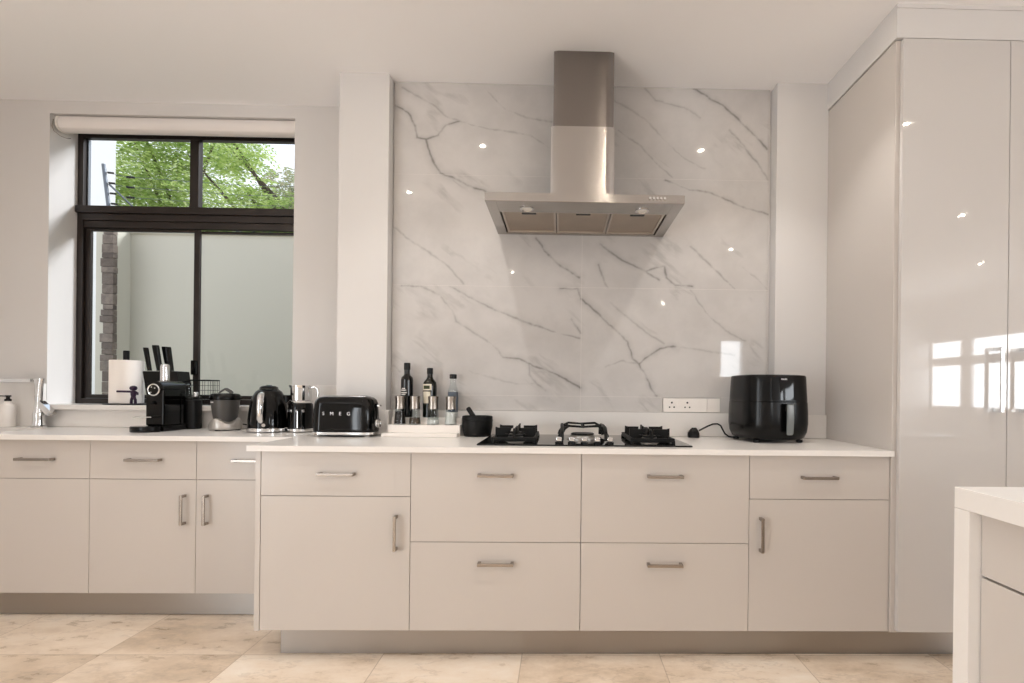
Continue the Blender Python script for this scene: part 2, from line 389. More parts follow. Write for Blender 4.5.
sbox('wall_left', [(XL-.06, XL, YB, -4.55, 0, ZC), (XL-.06, XL, -4.05, -2.4, 0, ZC), (XL-.06, XL, -.5, 3.073, 0, ZC), (XL-.06, XL, -4.55, -4.05, 0, .05), (XL-.06, XL, -4.55, -4.05, 2.1, ZC), (XL-.06, XL, -2.4, -.5, 0, .05), (XL-.06, XL, -2.4, -.5, 2.45, ZC), (XL-.05, XL, -1.48, -1.42, .05, 2.45)], M['wall'])
sbox('wall_right', [(XR, XR+.06, YB, -4.84, 0, ZC), (XR, XR+.06, -2.6, 2.74, 0, ZC), (XR, XR+.06, -4.84, -2.6, 0, .95), (XR, XR+.06, -4.84, -2.6, 2.05, ZC),
     (XR, XR+.05, -4.06, -3.83, .95, 2.05), (XR, XR+.05, -4.84, -2.6, 1.64, 1.78)], M['wall'])
sbox('wall_rear', [(XL-.2, 3.25, YB-.2, YB, 0, ZC), (3.7, XR+.2, YB-.2, YB, 0, ZC), (3.25, 3.7, YB-.2, YB, 0, 1.3), (3.25, 3.7, YB-.2, YB, 2.2, ZC)], M['wall'])
# boxed-in wall above the tall cupboard
b = MB(); b.box(1.416, XR, 2.168, 2.74, 2.664, ZC); b.box(1.416, XR, 2.164, 2.168, 2.79, ZC)
struct(b.build('wall_bulkhead', M['wall'], smooth=0), 'white boxed bulkhead above the tall cupboard')

# ---- kitchen window
w = bpy.data.objects.new('window_1', None); COL.objects.link(w); w.location = (-2.298, 3.26, 1.03)
struct(w, 'dark bronze framed kitchen window looking on to a garden wall')
WX0, WX1, FY, FB = -3.007, -1.589, 3.247, 3.285
b = MB()
b.box(WX0, -2.972, FY, FB, 1.03, 2.732, .003); b.box(-1.624, WX1, FY, FB, 1.03, 2.732, .003)
b.box(-2.972, -1.624, FY, FB, 2.676, 2.732, .003)
b.box(WX0+.002, WX1-.002, FY-.018, FB, 2.208, 2.252, .003)
b.box(-2.972, -1.624, FY-.003, FB, 2.165, 2.2075, .003)
b.box(-2.972, -1.624, FY+.006, FB, 2.122, 2.1645, .003)
b.box(-2.972, -1.624, FY, FB+.03, 1.03, 1.062, .003)
b.box(-2.322, -2.266, FY, FB, 2.2525, 2.6755, .003)
b.build('window_frame', M['bronze'], w, True)
b = MB()
for x in (-2.966, -2.303): b.box(x-.003, x+.003, FB-.012, FB+.004, 2.2525, 2.6755)
b.build('glazing_bead', M['wire'], w, True, 0)
def sash(x0, x1, y0, y1, z0, z1, t=.034):
    b = MB(); b.box(x0, x0+t, y0, y1, z0, z1, .002); b.box(x1-t, x1, y0, y1, z0, z1, .002)
    b.box(x0+t, x1-t, y0, y1, z0, z0+t*.7, .002); b.box(x0+t, x1-t, y0, y1, z1-t*.5, z1, .002)
    s = b.build('window_sash', M['bronze'], w, True)
    g = MB(); g.box(x0+t, x1-t, (y0+y1)/2-.003, (y0+y1)/2+.003, z0+t*.7, z1-t*.5); g.build('window_pane', M['pane'], s, True, 0)
    return s
s1 = sash(-2.9715, -2.268, 3.266, 3.284, 1.063, 2.1215); s2 = sash(-2.318, -1.6245, 3.286, 3.304, 1.063, 2.1215)
b = MB(); b.box(-2.306, -2.272, 3.248, 3.2655, 1.215, 1.305, .004); b.box(-2.296, -2.282, 3.238, 3.2475, 1.235, 1.255, .003); b.build('window_latch', M['black_satin'], s1, True)
for x0, x1 in ((-2.9715, -2.3225), (-2.2655, -1.6245)):
    b = MB(); b.box(x0, x1, 3.264, 3.27, 2.253, 2.6755); b.build('window_pane', M['pane'], w, True, 0)
# window sill slab
b = MB(); b.box(-3.0075, -1.5885, 3.022, 3.3385, 1.0, 1.0295, .003); struct(b.build('trim_1', M['quartz']), 'white stone window sill')

# ---- upstands behind the counters
b = MB(); b.box(-3.599, -3.009, 3.053, 3.0725, .901, 1.15, .002); b.box(-3.008, -1.588, 3.053, 3.0725, .901, .9995, .001); b.box(-1.587, -1.185, 3.053, 3.0725, .901, 1.158, .002)
struct(b.build('baseboard_window', M['quartz']), 'stone upstand behind the sink counter')
b = MB(); b.box(-.922, 1.143, 2.79, 2.8195, .901, 1.029, .002); b.box(-1.204, -.9235, 2.72, 2.7395, .901, 1.029, .002); b.box(1.1445, 1.4205, 2.72, 2.7395, .901, 1.027, .002); b.box(-1.204, -1.185, 2.7395, 3.0525, .901, 1.029, .002)
b.box(-.9235,-.904,2.72,2.7895,.901,1.029,.002); b.box(1.1245,1.144,2.72,2.7895,.901,1.027,.002)
struct(b.build('baseboard_back', M['quartz']), 'stone upstand under the marble')

# ---- marble splashback: large tiles with fine grout
import numpy as np
GJ = .0009; verts, faces, va = [], [], []
rows = [(1.0305, 1.112), (1.112, 1.706), (1.706, 2.307), (2.307, ZC-.0005)]
def marble_tile(x0, x1, z0, z1, y0=2.8094, y1=2.8102, step=.005):
    x0 += GJ; x1 -= GJ; z0 += GJ; z1 -= GJ
    nx, nz = max(2, round((x1-x0)/step)), max(2, round((z1-z0)/step)); o = len(verts)
    X, Z = np.meshgrid(np.linspace(x0, x1, nx+1), np.linspace(z0, z1, nz+1))
    va.extend(vein_field(X, Z).tolist())
    verts.extend((float(x), y0, float(z)) for x, z in zip(X.ravel(), Z.ravel()))
    w = nx + 1
    faces.extend((o+j*w+i, o+j*w+i+1, o+(j+1)*w+i+1, o+(j+1)*w+i) for j in range(nz) for i in range(nx))
    rim = [o+i for i in range(w)] + [o+j*w+nx for j in range(1, nz+1)] + [o+nz*w+i for i in range(nx-1, -1, -1)] + [o+j*w for j in range(nz-1, 0, -1)]
    q = len(verts); verts.extend((verts[i][0], y1, verts[i][2]) for i in rim); va.extend(va[i] for i in rim)
    n = len(rim)
    faces.extend((rim[k], q+k, q+(k+1) % n, rim[(k+1) % n]) for k in range(n)); faces.append(tuple(q+k for k in range(n)))
for z0, z1 in rows:
    for x0, x1 in ((-.9185, .1076), (.1076, 1.1337)):
        if z1 < 1.2 and x0 > 0:      # opening for the socket boxes is left in the lowest row
            marble_tile(x0, .5577, z0, z1); marble_tile(.8733, x1, z0, z1)
        else: marble_tile(x0, x1, z0, z1)
b = MB(); b.box(-.9185, .5577, 2.8104, 2.8196, 1.0305, 1.112); b.box(.8733, 1.1337, 2.8104, 2.8196, 1.0305, 1.112); b.box(-.9185, 1.1337, 2.8104, 2.8196, 1.112, ZC-.0005)
grout = b.build('grout', M['grout'], smooth=0)
me = bpy.data.meshes.new('marble_splashback'); me.from_pydata(verts, [], faces); me.materials.append(M['marble'])
me.attributes.new('vein', 'FLOAT', 'POINT').data.foreach_set('value', va)
o = bpy.data.objects.new('marble_splashback', me); COL.objects.link(o); grout.parent = o
tag(o, 'grey-veined white marble tile splashback behind the cooker hood', 'splashback')

# ------------------------------------------------------------- base cabinets
def handle(parent, x, y, z, L=.151, vert=False):
    b = MB(); s = .0064
    if vert:
        b.box(x-s, x+s, y-.034, y-.026, z-L/2, z+L/2, .0015)
        for q in (-1, 1): b.box(x-s, x+s, y-.0262, y-.0001, z+q*(L/2-s)-s, z+q*(L/2-s)+s, .001)
    else:
        b.box(x-L/2, x+L/2, y-.034, y-.026, z-s, z+s, .0015)
        for q in (-1, 1): b.box(x+q*(L/2-s)-s, x+q*(L/2-s)+s, y-.0262, y-.0001, z-s, z+s, .001)
    return b.build('handle', M['handle'], parent, True)
def front(name, parent, x0, x1, z0, z1, y, hz=None, vx=None, m='lacquer', vz=.536, label=None, hx=None, hl=.151):
    g = .0011; b = MB(); b.box(x0+g, x1-g, y, y+.019, z0+g, z1-g, .0012)
    f = b.build(name, M[m], parent, True, label=label)
    if hz is not None: handle(f, (x0+x1)/2 if hx is None else hx, y, hz, hl)
    if vx is not None: handle(f, vx, y, vz, .147, vert=True)
    return f
def cabinet(label, x0, x1, y, yb, group, z0=.119, z1=.8745):
    t = thing('base_cabinet', label, 'cabinet', ((x0+x1)/2, (y+yb)/2, z0), 0, group)
    b = MB(); b.box(x0+.001, x1-.001, y+.0195, yb, z0+.001, z1, .001); b.build('carcass', M['carcass'], t, True, 0)
    return t
GF = 'base cabinets under the hob counter'
YF = 2.19; YBK = 2.71
c = cabinet('white base cabinet below the toaster with one drawer over a door', -1.257, -.6306, YF, YBK, GF)
front('drawer', c, -1.257, -.6306, .686, .8745, YF, .781, hx=-.937); front('door', c, -1.257, -.6306, .119, .686, YF, None, -.688)
b = MB(); b.box(-1.2805, -1.2585, YF, YBK, .117, .8745, .001); b.build('end_panel', M['lacquer'], c, True, 0)
c = cabinet('white cabinet with two deep drawers below the black mortar and first gas burner', -.6306, .0915, YF, YBK, GF)
front('drawer', c, -.6306, .0915, .495, .8745, YF, .781, hx=-.271); front('drawer', c, -.6306, .0915, .119, .495, YF, .408, hx=-.267)
c = cabinet('white cabinet with two deep drawers below the socket plate and hob knobs', .0915, .8125, YF, YBK, GF)
front('drawer', c, .0915, .8125, .495, .8745, YF, .782, hx=.447); front('drawer', c, .0915, .8125, .119, .495, YF, .407, hx=.449)
c = cabinet('white base cabinet with one drawer over a door, below the air fryer', .8125, 1.4205, YF, YBK, GF)
front('drawer', c, .8125, 1.4205, .686, .8745, YF, .782, hx=1.108); front('door', c, .8125, 1.4205, .119, .686, YF, None, .861)
GL = 'base cabinets under the sink counter'; YL = 2.578
c = cabinet('white base cabinet directly under the sink basin', -3.43, -2.872, YL, 3.04, GL, z1=.66)
front('drawer', c, -3.43, -2.872, .682, .8745, YL, .774); front('door', c, -3.43, -2.872, .119, .682, YL)
c = cabinet('white cabinet below the tap with a plain door without handle', -2.872, -2.312, YL, 3.04, GL, z1=.66)
front('drawer', c, -2.872, -2.312, .682, .8745, YL, .779, hx=-2.563, hl=.170); front('door', c, -2.872, -2.312, .119, .682, YL)
c = cabinet('white cabinet below the coffee machine, drawer over a door with upright handle', -2.312, -1.795, YL, 3.04, GL)
front('drawer', c, -2.312, -1.795, .682, .8745, YL, .779, hx=-2.042, hl=.163); front('door', c, -2.312, -1.795, .119, .682, YL, None, -1.848)
c = cabinet('white corner cabinet below the blender and kettle, half hidden by the hob counter', -1.795, -1.302, YL, 3.04, GL)
front('drawer', c, -1.795, -1.302, .682, .8745, YL, .779, hx=-1.527, hl=.163); front('door', c, -1.795, -1.302, .119, .682, YL, None, -1.739)
# steel plinths
b = MB(); b.box(-1.19, 2.39, 2.232, 2.244, .002, .1165, .001); b.box(-1.19, -1.178, 2.2445, 2.6, .002, .1165, .001)
tag(b.build('steel_plinth', M['steel'], smooth=0), 'brushed steel kickboard below the hob cabinets', 'plinth')
b = MB(); b.box(-3.59, -1.192, 2.612, 2.624, .002, .1165, .001)
tag(b.build('steel_plinth', M['steel'], smooth=0), 'brushed steel kickboard below the sink cabinets', 'plinth')

# ---- worktop (one continuous L-shaped stone top with the sink cut-out)
b = MB(); Z0, Z1 = .8765, .9
b.box(-1.30, 1.4205, 2.159, 2.7195, Z0, Z1); b.box(-.9035, 1.124, 2.7195, 2.7895, Z0, Z1)
b.box(-2.86, -1.30, 2.535, 3.0525, Z0, Z1); b.box(-1.30, -1.205, 2.7195, 3.0525, Z0, Z1)
b.box(-3.599, -2.86, 2.535, 2.63, Z0, Z1); b.box(-3.599, -2.86, 2.965, 3.0525, Z0, Z1); b.box(-3.599, -3.42, 2.63, 2.965, Z0, Z1)
tag(b.build('stone_worktop', M['quartz'], smooth=0), 'white stone worktop running from the sink to the tall cupboard', 'worktop')
# sink basin
sk = thing('kitchen_sink', 'white basin sunk in the counter below the tap', 'sink', (-3.14, 2.8, .69))
b = MB(); t = .008
b.box(-3.42+.0005, -2.8605, 2.631, 2.964, .69, .70, .001)
for q in ((-3.4195, -3.41, 2.6305, 2.9645), (-2.870, -2.8605, 2.6305, 2.9645), (-3.41, -2.870, 2.6305, 2.64), (-3.41, -2.870, 2.955, 2.9645)): b.box(*q, .70, .866, .001)
b.build('basin', M['white_plastic'], sk, True)
b = MB(); b.lathe([(.045, .0), (.045, .003), (.03, .002), (.0, .002)][:3], -3.14, 2.8, 24, z0=.7005); b.build('drain', M['chrome'], sk, True)

# ------------------------------------------------------------ tall cupboard
t = thing('tall_cabinet', 'tall white high-gloss cupboard with two doors beside the hob counter', 'cabinet', (1.9, 2.45, .119))
b = MB(); b.box(1.4215, 1.4455, 2.1815, 2.738, .12, 2.658, .001); b.build('side_panel', M['lacquer'], t, True, 0)
b = MB(); b.box(1.446, 2.37, 2.182, 2.735, .12, 2.655, .001); b.build('carcass', M['carcass'], t, True, 0)
for x0, x1, hx in ((1.4395, 1.9045, 1.848), (1.9045, 2.3695, 1.962)):
    b = MB(); b.box(x0+.0015, x1-.0015, 2.16, 2.1805, .131, 2.656, .0012); d = b.build('door', M['tall_lacquer'], t, True)
    b = MB(); b.box(hx-.007, hx+.007, 2.116, 2.124, 1.07, 1.345, .0015)
    for z in (1.077, 1.338): b.box(hx-.007, hx+.007, 2.124, 2.1599, z-.007, z+.007, .001)
    b.build('handle', M['chrome'], d, True)

# ------------------------------------------------------------------ island
t = thing('kitchen_island', 'white stone topped island with waterfall end at the edge of the view', 'kitchen island', (1.6, .3, 0))
b = MB(); b.box(1.041, 2.35, -.9, 1.338, .846, .9, .0015); b.box(1.041, 2.35, 1.288, 1.338, 0.001, .8455, .0015)
b.build('worktop', M['quartz'], t, True, 0)
b = MB(); b.box(1.0905, 2.31, -.85, 1.2875, .1, .845, .001); b.box(1.12, 2.28, -.83, 1.287, .001, .0995); b.build('carcass', M['carcass'], t, True, 0)
for y0, y1 in ((.687, 1.287), (.085, .686), (-.517, .084)):
    for z0, z1 in ((.684, .8455), (.1, .681)):
        b = MB(); b.box(1.071, 1.09, y0+.002, y1-.002, z0+.0015, z1-.0015, .0012); b.build('drawer', M['lacquer'], t, True)

# ------------------------------------------------------------- cooker hood
H = thing('cooker_hood', 'brushed steel chimney cooker hood over the gas hob', 'cooker hood', (.1, 2.56, 1.989))
hx0, hx1, hy0, hy1 = -.3507, .5493, 2.3094, 2.8085
b = MB()
b.box(hx0, hx1, hy0, hy0+.012, 1.989, 2.0275, .0012)               # front strip
b.box(hx0, hx0+.05, hy0+.012, hy1, 1.989, 2.0275, .001); b.box(hx1-.05, hx1, hy0+.012, hy1, 1.989, 2.0275, .001)
b.box(hx0+.05, hx1-.05, hy0+.012, hy0+.145, 1.989, 2.0275, .001); b.box(hx0+.05, hx1-.05, hy1-.03, hy1, 1.989, 2.0275, .001)
b.box(hx0+.05, hx1-.05, hy0+.145, hy1-.03, 2.016, 2.0275)
b.loft([[(hx0+.004, hy0+.004, 2.028), (hx1-.004, hy0+.004, 2.028), (hx1-.004, hy1, 2.028), (hx0+.004, hy1, 2.028)], [(-.055, 2.50, 2.045), (.2445, 2.50, 2.045), (.2445, hy1, 2.045), (-.055, hy1, 2.045)]])
b.build('canopy', M['hood_steel'], H, True, 20)
b = MB()
def duct(b, x0, x1, yf, z0, z1, bow):
    n = 14; prof = [(x0 + (x1-x0)*i/n, yf + bow*(max(0, abs(2*i/n-1)-.86)/.14)**2) for i in range(n+1)] + [(x1, hy1), (x0, hy1)]
    b.prism(prof, 'z', z0, z1)
duct(b, -.0615, .2475, 2.494, 2.0455, 2.424, .006); b.build('lower_duct', M['hood_steel'], H, True, 20)
b = MB(); duct(b, -.0515, .2445, 2.522, 2.424, ZC-.001, .006); b.build('upper_duct', M['shaded_duct_steel'], H, True, 20)
fw = (hx1-hx0-.1-.012)/3
for i in range(3):
    x0 = hx0+.056+i*fw; b = MB(); y0, y1 = hy0+.1465, hy1-.0315
    
    for q in ((x0+.002, x0+.012, y0, y1), (x0+fw-.012, x0+fw-.002, y0, y1), (x0+.012, x0+fw-.012, y0, y0+.012), (x0+.012, x0+fw-.012, y1-.012, y1)): b.box(*q, 1.992, 2.0065, .001)
    f = b.build('grease_filter', M['filter_frame'], H, True, 0)
    b = MB(); b.box(x0+.012, x0+fw-.012, y0+.012, y1-.012, 1.999, 2.006); b.build('filter_mesh', M['mesh_filter'], f, True, 0)
    b = MB(); xm = x0+fw/2; b.box(xm-.035, xm+.035, y0+.016, y0+.05, 1.9955, 1.9985, .001); b.build('latch', M['black_satin'], f, True)
for x in (-.168, .371):
    b = MB(); b.lathe([(.032, 0), (.032, -.003), (.026, -.0045), (.024, -.002)], x, 2.405, 28, z0=1.9885); L = b.build('lamp', M['chrome'], H, True)
    b = MB(); b.lathe([(.0235, -.002), (.02, -.0028), (.004, -.003)], x, 2.405, 24, z0=1.9885); b.build('lamp_glass', M['hood_lamp'], L, True)
for i in range(5):
    x = .392 + .0165*i; b = MB(); b.cyl((x, hy0-.0002, 2.011), (x, hy0-.006, 2.011), .0055, n=16); b.build('button', M['chrome'], H, True)

# ---------------------------------------------------------------- gas hob
HB = thing('gas_hob', 'black glass gas hob with cast iron pan supports and steel knobs', 'hob', (.116, 2.49, .9))
b = MB(); b.box(-.362, .578, 2.235, 2.75, .9005, .907, .002); b.build('glass_plate', M['hob_glass'], HB, True)
def burner(x, y, r):
    b = MB(); b.lathe([(r*1.25, 0), (r*1.25, .004), (r, .008), (r*.98, .018), (r*.7, .02)], x, y, 28, z0=.9075); k = b.build('burner', M['silver_plastic'], HB, True)
    b = MB(); b.lathe([(r*.9, 0), (r*.92, .004), (r*.86, .008), (r*.3, .009)], x, y, 28, z0=.928); b.build('burner_cap', M['iron'], k, True)
for x in (-.209, .417):
    burner(x, 2.405, .036); burner(x, 2.575, .046)
burner(.108, 2.52, .062)
def support(x0, x1, y0, y1, zt, burners):
    b = MB(); s = .006
    b.box(x0, x1, y0, y0+2*s, .912, .931, .003); b.box(x0, x1, y1-2*s, y1, .912, .931, .003)
    b.box(x0, x0+2*s, y0+2*s, y1-2*s, .912, .931, .003); b.box(x1-2*s, x1, y0+2*s, y1-2*s, .912, .931, .003)
    for x in (x0+s, x1-s):
        for y in (y0+s, (y0+y1)/2, y1-s): b.cyl((x, y, .9075), (x, y, .92), .009, .008, 12)
    ym = (y0+y1)/2
    if len(burners) > 1: b.box(x0+2*s, x1-2*s, ym-s, ym+s, .912, .931, .003)
    for (bx, by, r) in burners:
        for dx, dy in ((1,0),(-1,0),(0,1),(0,-1)):
            if dx: xe = x1-s if dx > 0 else x0+s; p = [(xe, .92), (xe, zt+.004), (xe-dx*.014, zt), (bx+dx*r, zt), (bx+dx*r, zt-.012), (xe-dx*.02, .924)]; b.prism(p, 'y', by-.0045, by+.0045)
            else:
                ye = (y1-s if by > ym else ym) if dy > 0 else (y0+s if by < ym else ym)
                if len(burners) == 1: ye = y1-s if dy > 0 else y0+s
                p = [(ye, .92), (ye, zt+.004), (ye-dy*.014, zt), (by+dy*r, zt), (by+dy*r, zt-.012), (ye-dy*.02, .924)]; b.prism(p, 'x', bx-.0045, bx+.0045)
    return b.build('pan_support', M['iron'], HB, True)
support(-.308, -.11, 2.31, 2.665, .966, [(-.209, 2.405, .02), (-.209, 2.575, .026)])
support(.317, .517, 2.31, 2.665, .966, [(.417, 2.405, .02), (.417, 2.575, .026)])
# raised wok support in the middle
b = MB(); zt = .978
for y in (2.40, 2.64):
    b.tube([(-.004, y, .9185), (.0, y, .935), (.02, y, .966), (.04, y, zt), (.10, y, zt-.004), (.176, y, zt), (.196, y, .966), (.216, y, .935), (.22, y, .9185)], [.011, .010, .0075, .006, .005, .006, .0075, .010, .011], 8)
for x in (.008, .208): b.tube([(x, 2.33, .918), (x, 2.35, .95), (x, 2.39, .968), (x, 2.52, .972), (x, 2.65, .968), (x, 2.69, .95), (x, 2.705, .918)], .0085, 8)
for dx, dy in ((1,0),(-1,0),(0,1),(0,-1)):
    b.tube([(.108+dx*.09, 2.52+dy*.12, .974), (.108+dx*.05, 2.52+dy*.055, .969), (.108+dx*.028, 2.52+dy*.03, .966)], [.006, .005, .004], 8)
b.cyl((.108, 2.40, .972), (.108, 2.40, .988), .005, .004, 10)
b.build('pan_support', M['iron'], HB, True, label='raised wok pan support')
for i in range(5):
    x = -.006 + .0568*i
    b = MB(); b.lathe([(.017, 0), (.017, .006), (.015, .008)], x, 2.285, 24, z0=.9075); k = b.build('knob', M['black_satin'], HB, True)
    b = MB(); b.box(x-.0125, x+.0125, 2.272, 2.298, .916, .937, .004); b.build('knob_grip', M['chrome'], k, True)

CT = .9005
# ------------------------------------------------------------------ toaster
t = thing('toaster', 'black retro toaster with chrome base and spaced chrome letters', 'toaster', (-1.083, 2.63, CT))
b = MB()
W, D = .304, .15
b.loft([rrect(W-.006, D-.006, .045, .024), rrect(W, D, .048, .034), rrect(W-.004, D-.004, .048, .12), rrect(W-.010, D-.010, .047, .165), rrect(W-.022, D-.022, .045, .184), rrect(W-.05, D-.05, .035, .196), rrect(W-.085, D-.08, .025, .199)])
b.build('body', M['black_gloss'], t, smooth=60)
b = MB(); b.loft([rrect(W-.02, D-.02, .04, .008), rrect(W+.004, D+.004, .048, .012), rrect(W+.004, D+.004, .048, .0235)])
for x in (-.12, .12):
    for y in (-.05, .05): b.cyl((x, y, 0), (x, y, .0085), .014, .016, 16)
b.build('chrome_base', M['chrome'], t, smooth=40)
b = MB(); b.box(-.11, .11, -.036, .036, .1985, .2025, .0015)
b.build('slot_plate', M['chrome'], t)
for y in (-.018, .018):
    b = MB(); b.box(-.1, .1, y-.011, y+.011, .2027, .2035); b.build('bread_slot', M['black_matte'], t)
b = MB(); b.cyl((.1525, 0, .065), (.164, 0, .065), .024, .022, 28); b.torus((.164, 0, .065), .02, .004, 'x'); b.build('dial', M['chrome'], t)
b = MB(); b.box(.148, .155, -.006, .006, .09, .165, .002); b.build('lever_track', M['black_matte'], t)
b = MB(); b.box(.1555, .172, -.016, .016, .148, .160, .004); b.build('lever', M['chrome'], t)
letters('SMEG', .0235, M['led_white'], t, (-.022, -D/2-.0006, .115), .041)

# ------------------------------------------------------------------- kettle
t = thing('kettle', 'black domed retro kettle with chrome handle and chrome base', 'kettle', (-1.603, 2.86, CT), math.radians(23))
b = MB(); b.lathe([(.094, .0), (.104, .004), (.104, .02), (.1, .024)], n=40); b.build('chrome_base', M['chrome'], t)
b = MB(); b.lathe([(.1015, .0245), (.1015, .05), (.097, .10), (.09, .15), (.079, .19), (.064, .217), (.047, .232)], n=48); b.build('body', M['black_gloss'], t, smooth=60)
b = MB(); b.lathe([(.047, .2325), (.044, .243), (.03, .25), (.0, .252)][:3]+[(.002, .2515)], n=40); b.build('lid', M['black_gloss'], t, smooth=50)
b = MB(); b.lathe([(.014, .2515), (.016, .254), (.010, .256), (.002, .2565)], n=28); b.build('lid_knob', M['chrome'], t)
b = MB()
hp = [(-.018, -.072, .2), (-.02, -.10, .205), (-.022, -.128, .198), (-.024, -.14, .18), (-.024, -.142, .12), (-.024, -.138, .075), (-.022, -.126, .058)]
b.tube(hp, [.012, .014, .016, .017, .017, .016, .010], 14)
b.build('handle', M['chrome'], t, smooth=60)
b = MB(); b.cyl((-.012, -.1005, .04), (-.012, -.109, .04), .009, n=20); b.build('switch', M['chrome'], t)
b = MB(); b.loft([[(.082, -.022, .15), (.082, .022, .15), (.066, .018, .2), (.066, -.018, .2)], [(.112, -.006, .182), (.112, .006, .182), (.104, .008, .2), (.104, -.008, .2)]]); b.build('spout', M['black_gloss'], t)
b = MB(); b.cyl((.0745, -.062, .125), (.0775, -.0645, .125), .006, n=14); b.build('gauge_button', M['chrome'], t)

# ------------------------------------------------ milk frother with steel jug
t = thing('milk_frother', 'black milk frother with a polished steel jug on top between kettle and toaster', 'milk frother', (-1.428, 2.86, CT))
b = MB(); b.lathe([(.058, .0), (.067, .004), (.067, .018), (.063, .021)], n=36); b.build('chrome_base', M['chrome'], t)
b = MB(); b.lathe([(.0655, .0215), (.0655, .07), (.064, .12), (.0605, .15), (.054, .158)], n=40); b.build('body', M['black_gloss'], t, smooth=50)
b = MB(); b.lathe([(.055, .1585), (.059, .166), (.058, .17)], n=36); b.build('collar', M['chrome'], t)
b = MB(); b.lathe([(.05, .1705), (.053, .175), (.053, .235), (.056, .254), (.0535, .254), (.050, .235), (.05, .18), (.002, .178)], n=40)
b.loft([[(-.048, -.014, .225), (-.048, .014, .225), (-.05, .016, .254), (-.05, -.016, .254)], [(-.066, -.002, .25), (-.066, .002, .25), (-.066, .002, .256), (-.066, -.002, .256)]])
j = b.build('jug', M['chrome'], t, smooth=40)
b = MB(); b.tube([(.05, 0, .24), (.074, 0, .245), (.088, 0, .235), (.092, 0, .21), (.09, 0, .19)], [.006, .007, .007, .0065, .005], 10, flat=1.4); b.build('jug_handle', M['chrome'], j, smooth=60)
b = MB(); b.box(.012, .018, -.069, -.064, .022, .115, .0015); b.build('lever', M['chrome'], t)
letters('SMEG', .0175, M['led_white'], t, (0, 0, .115), .032, bend=.0652, a0=-.12)

# ---------------------------------------------------------------- blender
t = thing('personal_blender', 'small grey cup blender on a silver base, beside the kettle', 'blender', (-1.883, 2.93, CT))
b = MB(); n = 48
ring = lambda r, z, wob=0: [((r)*math.cos(2*PI*i/n), (r)*math.sin(2*PI*i/n), z + wob*math.cos(3*2*PI*i/n + 5.25)) for i in range(n)]
b.loft([ring(.076, .004), ring(.0805, .008), ring(.081, .02), ring(.079, .036, .004), ring(.073, .052, .014), ring(.058, .055, .014)])
b.build('motor_base', M['silver_plastic'], t, smooth=50)
for a in range(3):
    b = MB(); b.cyl((.06*math.cos(a*2.09+.5), .06*math.sin(a*2.09+.5), 0), (.06*math.cos(a*2.09+.5), .06*math.sin(a*2.09+.5), .0045), .013, n=14); b.build('rubber_foot', M['black_matte'], t)
b = MB(); b.lathe([(.054, .0445), (.0585, .07), (.066, .12), (.070, .165), (.07, .168)], n=40); b.build('cup', M['grey_plastic'], t, smooth=50)
b = MB(); b.lathe([(.072, .1685), (.0745, .172), (.074, .192), (.066, .202), (.05, .205), (.004, .206)], n=40); l = b.build('lid', M['black_satin'], t, smooth=40)
b = MB(); b.tube([(-.036, 0, .206), (-.026, 0, .216), (-.004, 0, .229), (.004, 0, .229), (.026, 0, .216), (.036, 0, .206)], .005, 8, flat=2.0); b.build('carry_loop', M['grey_plastic'], l, smooth=60)
o = lettering('nutri', .015, M['led_white'], t, (-.034, -.0632, .157), rot=(PI/2+.09, 0, -.5))
b = MB(); b.tube([(.07, .045, .03), (.1, .05, .026), (.128, .06, .015), (.14, .085, .006)], .0035, 8); b.build('cord', M['black_matte'], t)

# ---------------------------------------------------------- coffee machine
t = thing('coffee_machine', 'black pod coffee machine with chrome dial and upright chrome lever', 'coffee machine', (-2.162, 2.82, CT))
def W2(x, y, z): return (x+2.165, y-2.82, z-CT)
b = MB()
n = 40
base = lambda z, s: [(-.016 + s*(.072*math.cos(2*PI*i/n)), -.075 + s*(.05*math.sin(2*PI*i/n)), z) for i in range(n)]
b.loft([base(0, .97), base(.004, 1), base(.026, 1), base(.03, .96)])
b.box(-.052, .058, -.05, .128, .0, .0295, .004)
b.build('base', M['black_satin'], t, smooth=40)
b = MB(); b.box(-.046, .05, -.038, .086, .030, .225, .008)
b.build('body', M['black_gloss'], t, smooth=40)
b = MB(); b.box(-.03, .049, .0865, .128, .030, .205, .006); b.build('water_tank', M['black_gloss'], t, smooth=40)
b = MB()
prof = [(.05*math.cos(a)*.98+.002, .226+.044*math.sin(a)) for a in [PI*i/18 for i in range(19)]]
b.prism(prof, 'y', -.042, .13, bev=.003)
b.build('brew_head', M['black_gloss'], t, smooth=40)
b = MB(); b.torus((.0, -.0425, .222), .029, .0042, 'y', 36, 8); b.build('dial_ring', M['chrome'], t)
b = MB(); b.cyl((.0, -.0385, .222), (.0, -.045, .222), .025, .022, 28); b.build('dial', M['black_gloss'], t)
for q in ((-.009, .236), (.008, .231), (-.012, .208)):
    b = MB(); b.cyl((q[0], -.0452, q[1]), (q[0], -.047, q[1]), .0035, n=10); b.build('dial_button', M['chrome'], t)
b = MB(); b.lathe([(.0215, 0), (.0225, .004), (.0225, .078), (.019, .09), (.006, .094)], -.016, .055, 24, sx=1, sy=.8, z0=.2712); b.build('lever', M['chrome'], t, smooth=50)
b = MB(); b.box(-.085, .012, -.075, -.0385, .074, .081, .003); b.build('cup_support', M['chrome'], t)
b = MB(); b.cyl((0, -.0385, .155), (0, -.052, .148), .008, .006, 14); b.build('spout', M['black_satin'], t)

